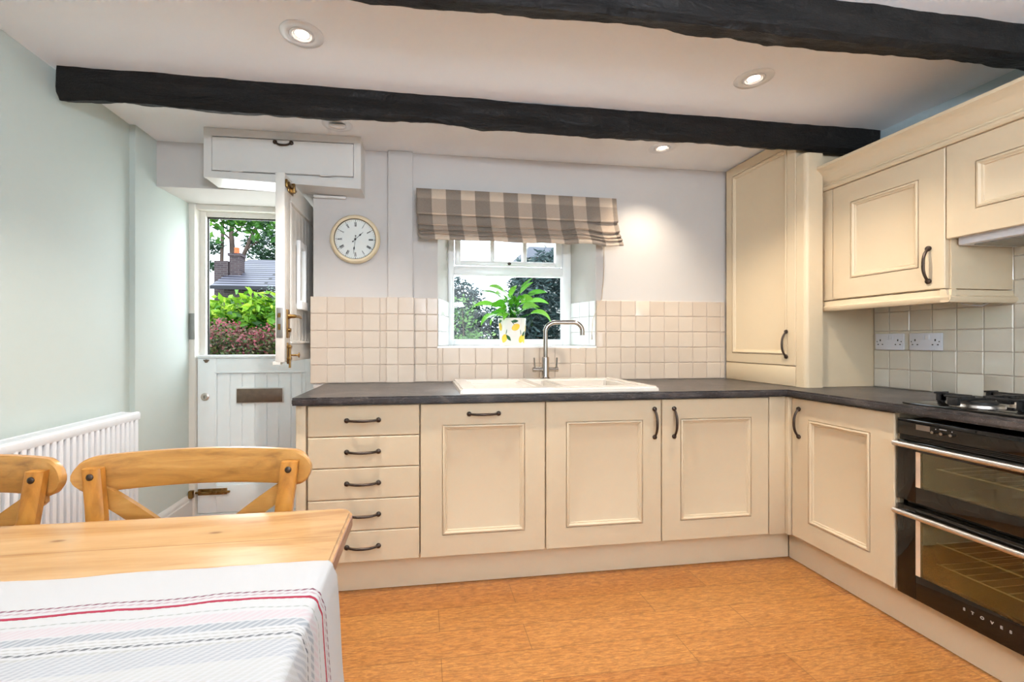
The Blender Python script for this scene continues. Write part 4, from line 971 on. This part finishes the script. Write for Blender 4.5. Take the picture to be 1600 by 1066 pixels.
for x in (TX0 + .045, TX1 - .115):
    for y in (TY0 + .1, TY1 - .1):
        m = MB(); m.box(x - .036, x + .036, y - .036, y + .036, .60, .723, .004)
        m.lathe([(.0, 0), (.022, 0), (.026, .06), (.022, .10), (.034, .20), (.038, .40), (.030, .52), (.036, .54), (.028, .57), (.034, .60)], (x, y, 0), seg=20); m.build('leg', 'pine', t)

# cloth: lies over the near half of the table and falls over its right end
b_me = bpy.data.meshes.new('tablecloth'); CX, CY = TX1, -1.257
vs_, fs, runs = [], [], []; R = .012
us = [-1.20 + i * .02 for i in range(int((1.2 - 0) / .02) + 1)]; us += [R * pi / 2 * k / 5 for k in range(1, 6)]; us += [us[-1] + .015 * k for k in range(1, 30)]
ws = [0, .004, .01] + [.02 * k for k in range(1, 34)]
zt0 = TZ + .003
for u in us:
    for w in ws:
        y = CY - w; x_e = TX1 - R + .002
        if u <= 0: p = V3(x_e + u, y, zt0); amp = 1.0
        elif u <= R * pi / 2 + 1e-6: a = u / R; p = V3(x_e + R * sin(a), y, zt0 - R + R * cos(a)); amp = .3
        else:
            d = u - R * pi / 2; p = V3(x_e + R + .002, y, zt0 - R - d); fold = sin(w * 20 + .9) * .011 * min(1, d * 4) + noise.noise(V3(w * 7, d * 3, 2)) * .012 * min(1, d * 5)
            p.x += .003 + abs(.012 * min(1, d * 4) + fold); amp = 0; p.y += .022 * d + (.02 * d if w < .03 else 0)
        wr = (abs(noise.noise(V3(u * 5, w * 9, 3))) * .006 + abs(noise.noise(V3(u * 16 + w * 5, w * 14, 6))) * .0028) * amp
        if u <= 0: p.z += wr + .0005; 
        if w < .05 and u <= R: p.y += noise.noise(V3(u * 5.5, 2, 0)) * .010 * (1 - w / .05)
        if w == 0 and u <= 0: p.z -= .0015
        vs_.append(p); runs.append(u + 2)
nw = len(ws)
for i in range(len(us) - 1):
    for j in range(nw - 1): fs.append((i * nw + j, i * nw + j + 1, (i + 1) * nw + j + 1, (i + 1) * nw + j))
b_me.from_pydata([(p.x - CX, p.y - CY, p.z - TZ) for p in vs_], [], fs); at = b_me.attributes.new('run', 'FLOAT', 'POINT'); at.data.foreach_set('value', runs)
b_me.polygons.foreach_set('use_smooth', [True] * len(b_me.polygons)); b_me.materials.append(M['cloth'])
o = bpy.data.objects.new('tablecloth', b_me); COL.objects.link(o); o.location = (CX, CY, TZ); tag(o, 'white tablecloth with red and grey woven stripes, hanging off the table end', 'tablecloth')
sd = o.modifiers.new('thickness', 'SOLIDIFY'); sd.thickness = .0016; sd.offset = 1

# ------------------------------------------------------------------ cross-back chairs
def chair(label):
    t = thing('dining_chair', label, 'chair', (0, 0, 0), 'cross-back chairs at the table'); hw = .262
    # top rail: a bent plank whose rounded ends come forward
    m = MB(); NR = 40; vs_, fs = [], []; hh = .043; th = .011
    def plan(s): return .232 - .045 * (abs(s) ** 2.2)
    for i in range(NR + 1):
        s_ = -cos(pi * i / NR); x = s_ * hw; y = plan(s_); e = hw - abs(x); hgt = hh * (1 if e >= hh else sqrt(max(.02, 1 - ((hh - e) / hh) ** 2)))
        zc = .842 + .006 * (1 - s_ * s_)
        for (a, c) in ((-1, -1), (-1, -.85), (-1, .85), (-1, 1), (1, 1), (1, .85), (1, -.85), (1, -1)):
            vs_.append((x, y + a * (th if abs(c) < .9 else th * .6), zc + c * hgt + (.012 if False else 0)))
    for i in range(NR):
        for k in range(8): fs.append((i * 8 + k, i * 8 + (k + 1) % 8, i * 8 + 8 + (k + 1) % 8, i * 8 + 8 + k))
    fs += [tuple(range(8))[::-1], tuple(range(NR * 8, NR * 8 + 8))]
    m.add(vs_, fs); rail = m.build('top_rail', 'chair_wood', t)
    for s_ in (-1, 1):
        # rear leg sweeping up into the back post
        m = MB(); P = [(s_ * .185, .215, 0), (s_ * .182, .165, .22), (s_ * .182, .135, .45), (s_ * .190, .158, .62), (s_ * .204, .172, .76), (s_ * .216, .178, .864)]
        Pv = [Vector(p) for p in P]; fine = []
        for i in range(len(Pv) - 1):
            for k in range(6): fine.append(Pv[i].lerp(Pv[i + 1], k / 6))
        fine.append(Pv[-1])
        for _ in range(3): fine = [fine[0]] + [(fine[i - 1] + fine[i] * 2 + fine[i + 1]) / 4 for i in range(1, len(fine) - 1)] + [fine[-1]]
        vs_, fs = [], []
        for i, p in enumerate(fine):
            w = .0195; d = .013 if p.z > .5 else .017
            for a, c in ((-1, -.6), (-.6, -1), (.6, -1), (1, -.6), (1, .6), (.6, 1), (-.6, 1), (-1, .6)): vs_.append((p.x + a * w, p.y + c * d, p.z))
        for i in range(len(fine) - 1):
            for k in range(8): fs.append((i * 8 + k, i * 8 + (k + 1) % 8, i * 8 + 8 + (k + 1) % 8, i * 8 + 8 + k))
        fs += [tuple(range(8))[::-1], tuple(range(len(vs_) - 8, len(vs_)))]
        m.add(vs_, fs); post = m.build('back_post', 'chair_wood_v', t)
        m = MB(); m.lathe([(0.0, 0), (.008, 0), (.0075, .003), (.004, .0055), (0, .006)], (s_ * .214, .1655, .846), (0, -1, .05), 14); m.build('bolt_head', 'pewter', post, 'dull steel bolt head')
        # crossing brace
        m = MB(); n = 20; vs_, fs = [], []
        for i in range(n + 1):
            k = i / n; x = s_ * (.222 - .40 * k); z = .806 - .32 * (k ** 1.12) ; y = .196 - .03 * k + .012 * sin(pi * k) + s_ * .006 * sin(pi * k)
            tx_, tz_ = -s_ * .40, -.32 * 1.12 * k ** .12; L = sqrt(tx_ ** 2 + tz_ ** 2); nx, nz = -tz_ / L, tx_ / L
            for a, c in ((-1, -1), (-1, 1), (1, 1), (1, -1)): vs_.append((x + nx * .020 * a, y + c * .006, z + nz * .020 * a))
        for i in range(n):
            for k in range(4): fs.append((i * 4 + k, i * 4 + (k + 1) % 4, i * 4 + 4 + (k + 1) % 4, i * 4 + 4 + k))
        fs += [(3, 2, 1, 0), tuple(range(n * 4, n * 4 + 4))]
        m.add(vs_, fs); m.build('cross_brace', 'chair_wood', t)
        m = MB(); m.tube([(s_ * .185, -.195, 0), (s_ * .178, -.185, .445)], [.016, .021], 14); m.build('front_leg', 'chair_wood_v', t)
        m = MB(); m.tube([(s_ * .183, -.19, .24), (s_ * .182, .165, .24)], .010, 10); m.build('stretcher', 'chair_wood', t)
    m = MB(); pts = rrect(-.215, .215, -.225, .155, .05); m.prism(pts, 'z', .440, .470); m.build('seat', 'chair_wood', t)
    return t
c0 = chair('whole cross-back pine chair facing the camera, nearest the drawers')
c1 = copy_tree(c0); c1['label'] = 'cross-back pine chair cut off by the left edge of the photo'
c0.location = (-.022, -1.118, 0); c0.rotation_euler = (0, 0, 0)
c1.location = (-.572, -1.112, 0); c1.rotation_euler = (0, 0, radians(-3))

# ------------------------------------------------------------------ garden
t = MB().box(-16, 16, 1.2, 40, -.2, -.02).build('garden_ground', 'grass', None, kind='structure')
def leaves(m, rng, blobs, n, size, asp=.5, sh=1.0):
    # blobs: (centre, radii); leaves scattered mostly near the surface
    tot = sum(b_[1][0] * b_[1][2] for b_ in blobs)
    for c, r in blobs:
        k = int(n * r[0] * r[2] / tot)
        for _ in range(k):
            d = V3(rng.gauss(0, 1), rng.gauss(0, 1), rng.gauss(0, 1)).normalized(); q = rng.random() ** .33 if sh > .5 else rng.random() ** .6
            p = V3(c[0] + d.x * r[0] * q, c[1] + d.y * r[1] * q, c[2] + d.z * r[2] * q)
            a = V3(rng.uniform(-1, 1), rng.uniform(-1, 1), rng.uniform(-.7, .5)).normalized(); s_ = a.orthogonal().normalized()
            s_.rotate(Matrix.Rotation(rng.uniform(0, 6.3), 3, a)); L = size * rng.uniform(.6, 1.3); w = L * asp * .5
            up_ = a.cross(s_) * w * .35
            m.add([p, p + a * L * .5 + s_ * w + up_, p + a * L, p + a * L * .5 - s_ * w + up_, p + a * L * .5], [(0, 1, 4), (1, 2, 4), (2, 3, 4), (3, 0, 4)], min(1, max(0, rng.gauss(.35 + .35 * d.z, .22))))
    return m
def plant(name, label, cat, mat, blobs, n, size, asp=.5, stems=None, loc=None, group=None, part='foliage'):
    loc = loc or (blobs[0][0][0], blobs[0][0][1], 0); t = thing(name, label, cat, loc, group)
    rng = random.Random(len(label) * 13 + n); leaves(MB_ := MB(), rng, blobs, n, size, asp); MB_.build(part, mat, t, recalc=False)
    if stems:
        m = MB()
        for P, r0, r1 in stems:
            k = len(P); m.tube(P, [r0 + (r1 - r0) * i / (k - 1) for i in range(k)], 8)
        m.build('stems' if name in ('hedge', 'shrub') else 'trunk', 'bark', t)
    return t
rg = random.Random(3)
hb = [((-2.75 + .27 * k + rg.uniform(-.05, .05), 3.75 + rg.uniform(-.1, .1), 1.40 + rg.uniform(-.05, .06)), (.30, .30, .34)) for k in range(9)]
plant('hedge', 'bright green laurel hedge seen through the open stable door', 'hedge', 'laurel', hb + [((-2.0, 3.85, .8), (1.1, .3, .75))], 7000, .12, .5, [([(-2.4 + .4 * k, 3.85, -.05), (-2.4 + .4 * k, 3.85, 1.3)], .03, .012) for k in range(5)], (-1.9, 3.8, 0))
sb = [((-2.1 + .24 * k + rg.uniform(-.05, .05), 3.05 + rg.uniform(-.08, .08), 1.14 + rg.uniform(-.06, .06)), (.26, .22, .22)) for k in range(7)]
twigs = []
for k in range(60):
    x = -2.2 + rg.random() * 1.6; P = [V3(x, 3.05, .5)]
    for j in range(4): P.append(P[-1] + V3(rg.uniform(-.1, .1), rg.uniform(-.07, .05), rg.uniform(.1, .22)))
    twigs.append((P, .006, .002))
plant('shrub', 'twiggy red-berried shrub below the green hedge outside the door', 'shrub', 'cotoneaster', sb + [((-1.5, 3.1, .6), (.8, .22, .55))], 11000, .04, .6, twigs, (-1.5, 3.05, 0))
# neighbouring outbuilding
t = thing('outbuilding', 'slate-roofed outbuilding with a dark chimney beyond the hedge', 'building', (-3.2, 9.6, 0))
m = MB(); m.box(-4.15, -1.6, 9.25, 12.0, -.02, 2.42); m.build('wall', 'brick', t)
m = MB(); m.add([(-4.35, 9.0, 2.45), (-1.2, 9.0, 2.45), (-1.2, 11.0, 3.42), (-4.25, 11.0, 3.42), (-4.35, 9.0, 2.37), (-1.2, 9.0, 2.37), (-1.2, 11.0, 3.32), (-4.25, 11.0, 3.32)], [(0, 1, 2, 3), (7, 6, 5, 4), (0, 4, 5, 1), (1, 5, 6, 2), (2, 6, 7, 3), (3, 7, 4, 0)])
m.build('roof', 'slate', t)
m = MB(); m.box(-4.21, -3.96, 9.7, 9.98, 2.6, 3.33); m.box(-4.24, -3.93, 9.67, 10.0, 3.27, 3.34); ch = m.build('chimney', 'brick', t)
m = MB(); m.lathe([(.0, 0), (.062, 0), (.055, .13), (.064, .15), (.05, .165), (0, .165)], (-4.09, 9.84, 3.34), seg=18); m.build('chimney_pot', 'terracotta', ch, 'orange chimney pot')
m = MB(); m.box(-4.54, -4.23, 9.66, 9.98, 2.0, 3.14); m.build('gable_wall', 'brick', t)
def tree(label, mat, base, trunks, blobs, n, size, asp):
    plant('tree', label, 'tree', mat, blobs, n, size, asp, trunks, (base[0], base[1], 0), 'garden trees')
tk = [([(-7.05, 16, 0), (-7.0, 16, 4.2), (-6.95, 16, 6.4)], .09, .05), ([(-6.7, 16.2, 0), (-6.68, 16.2, 4.2), (-6.75, 16.2, 5.4), (-6.5, 16.2, 6.6)], .13, .07), ([(-6.3, 16, 0), (-6.25, 16, 4.4), (-5.85, 16, 5.4), (-5.2, 16, 6.2)], .10, .05),
      ([(-6.2, 16, 4.6), (-5.7, 16, 5.0), (-5.2, 16, 5.1)], .04, .015), ([(-6.7, 16.2, 5), (-7.3, 16, 5.6)], .04, .02), ([(-6.7, 16.2, 5.2), (-6.2, 16.1, 5.7)], .04, .02)]
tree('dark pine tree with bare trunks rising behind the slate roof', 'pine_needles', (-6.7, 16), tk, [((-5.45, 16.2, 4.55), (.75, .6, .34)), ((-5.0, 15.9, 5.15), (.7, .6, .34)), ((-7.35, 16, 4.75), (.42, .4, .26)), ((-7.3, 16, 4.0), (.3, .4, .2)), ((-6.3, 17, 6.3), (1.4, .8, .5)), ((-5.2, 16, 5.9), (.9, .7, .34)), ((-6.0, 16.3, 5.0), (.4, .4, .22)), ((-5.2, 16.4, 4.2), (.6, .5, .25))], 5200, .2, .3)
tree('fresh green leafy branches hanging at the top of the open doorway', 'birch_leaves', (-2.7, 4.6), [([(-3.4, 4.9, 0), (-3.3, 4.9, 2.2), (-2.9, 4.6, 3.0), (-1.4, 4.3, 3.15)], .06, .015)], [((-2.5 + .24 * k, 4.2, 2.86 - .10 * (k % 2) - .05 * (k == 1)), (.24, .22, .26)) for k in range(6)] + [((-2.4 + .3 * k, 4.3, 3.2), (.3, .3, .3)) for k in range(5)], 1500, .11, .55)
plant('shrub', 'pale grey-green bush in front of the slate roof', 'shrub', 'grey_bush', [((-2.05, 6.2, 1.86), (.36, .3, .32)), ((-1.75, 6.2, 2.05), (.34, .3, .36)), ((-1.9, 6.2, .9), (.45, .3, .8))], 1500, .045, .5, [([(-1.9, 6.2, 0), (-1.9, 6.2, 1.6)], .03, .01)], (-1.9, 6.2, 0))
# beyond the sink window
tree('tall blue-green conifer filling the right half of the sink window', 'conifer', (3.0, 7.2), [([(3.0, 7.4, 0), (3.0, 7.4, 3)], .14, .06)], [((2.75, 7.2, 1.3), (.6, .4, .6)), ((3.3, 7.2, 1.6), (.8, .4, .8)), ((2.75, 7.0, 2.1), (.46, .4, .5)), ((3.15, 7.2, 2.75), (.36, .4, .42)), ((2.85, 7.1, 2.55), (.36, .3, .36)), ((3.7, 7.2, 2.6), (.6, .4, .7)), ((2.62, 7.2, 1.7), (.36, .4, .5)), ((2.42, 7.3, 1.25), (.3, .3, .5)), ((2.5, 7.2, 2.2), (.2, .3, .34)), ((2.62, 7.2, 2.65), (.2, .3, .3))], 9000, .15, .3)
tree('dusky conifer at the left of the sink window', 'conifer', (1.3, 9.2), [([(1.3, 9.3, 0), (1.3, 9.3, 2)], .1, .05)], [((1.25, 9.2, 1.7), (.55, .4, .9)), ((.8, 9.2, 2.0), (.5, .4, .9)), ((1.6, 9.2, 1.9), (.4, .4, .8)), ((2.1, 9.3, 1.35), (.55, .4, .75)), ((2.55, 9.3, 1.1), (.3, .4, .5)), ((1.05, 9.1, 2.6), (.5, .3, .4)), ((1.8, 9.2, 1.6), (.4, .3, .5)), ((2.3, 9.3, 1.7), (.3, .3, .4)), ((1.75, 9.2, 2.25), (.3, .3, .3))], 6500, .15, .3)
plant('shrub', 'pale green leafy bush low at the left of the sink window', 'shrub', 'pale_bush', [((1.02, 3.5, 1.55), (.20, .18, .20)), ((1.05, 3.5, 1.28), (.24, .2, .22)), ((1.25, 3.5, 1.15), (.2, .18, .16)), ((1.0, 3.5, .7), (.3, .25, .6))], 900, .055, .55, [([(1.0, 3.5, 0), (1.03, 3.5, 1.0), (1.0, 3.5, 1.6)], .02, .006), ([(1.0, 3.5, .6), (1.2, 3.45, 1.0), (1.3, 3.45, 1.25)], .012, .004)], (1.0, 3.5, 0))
t = thing('house', 'distant grey house gable seen through the top window light', 'building', (6.0, 18, 0))
m = MB(); m.box(5.35, 9.0, 18, 22, -1.5, 5.0); m.build('wall', 'outdoor_stone', t)
m = MB(); m.prism([(5.2, 5.0), (9.2, 5.0), (9.0, 5.5), (5.3, 5.5)], 'y', 17.8, 22.2); m.build('roof', 'slate', t)
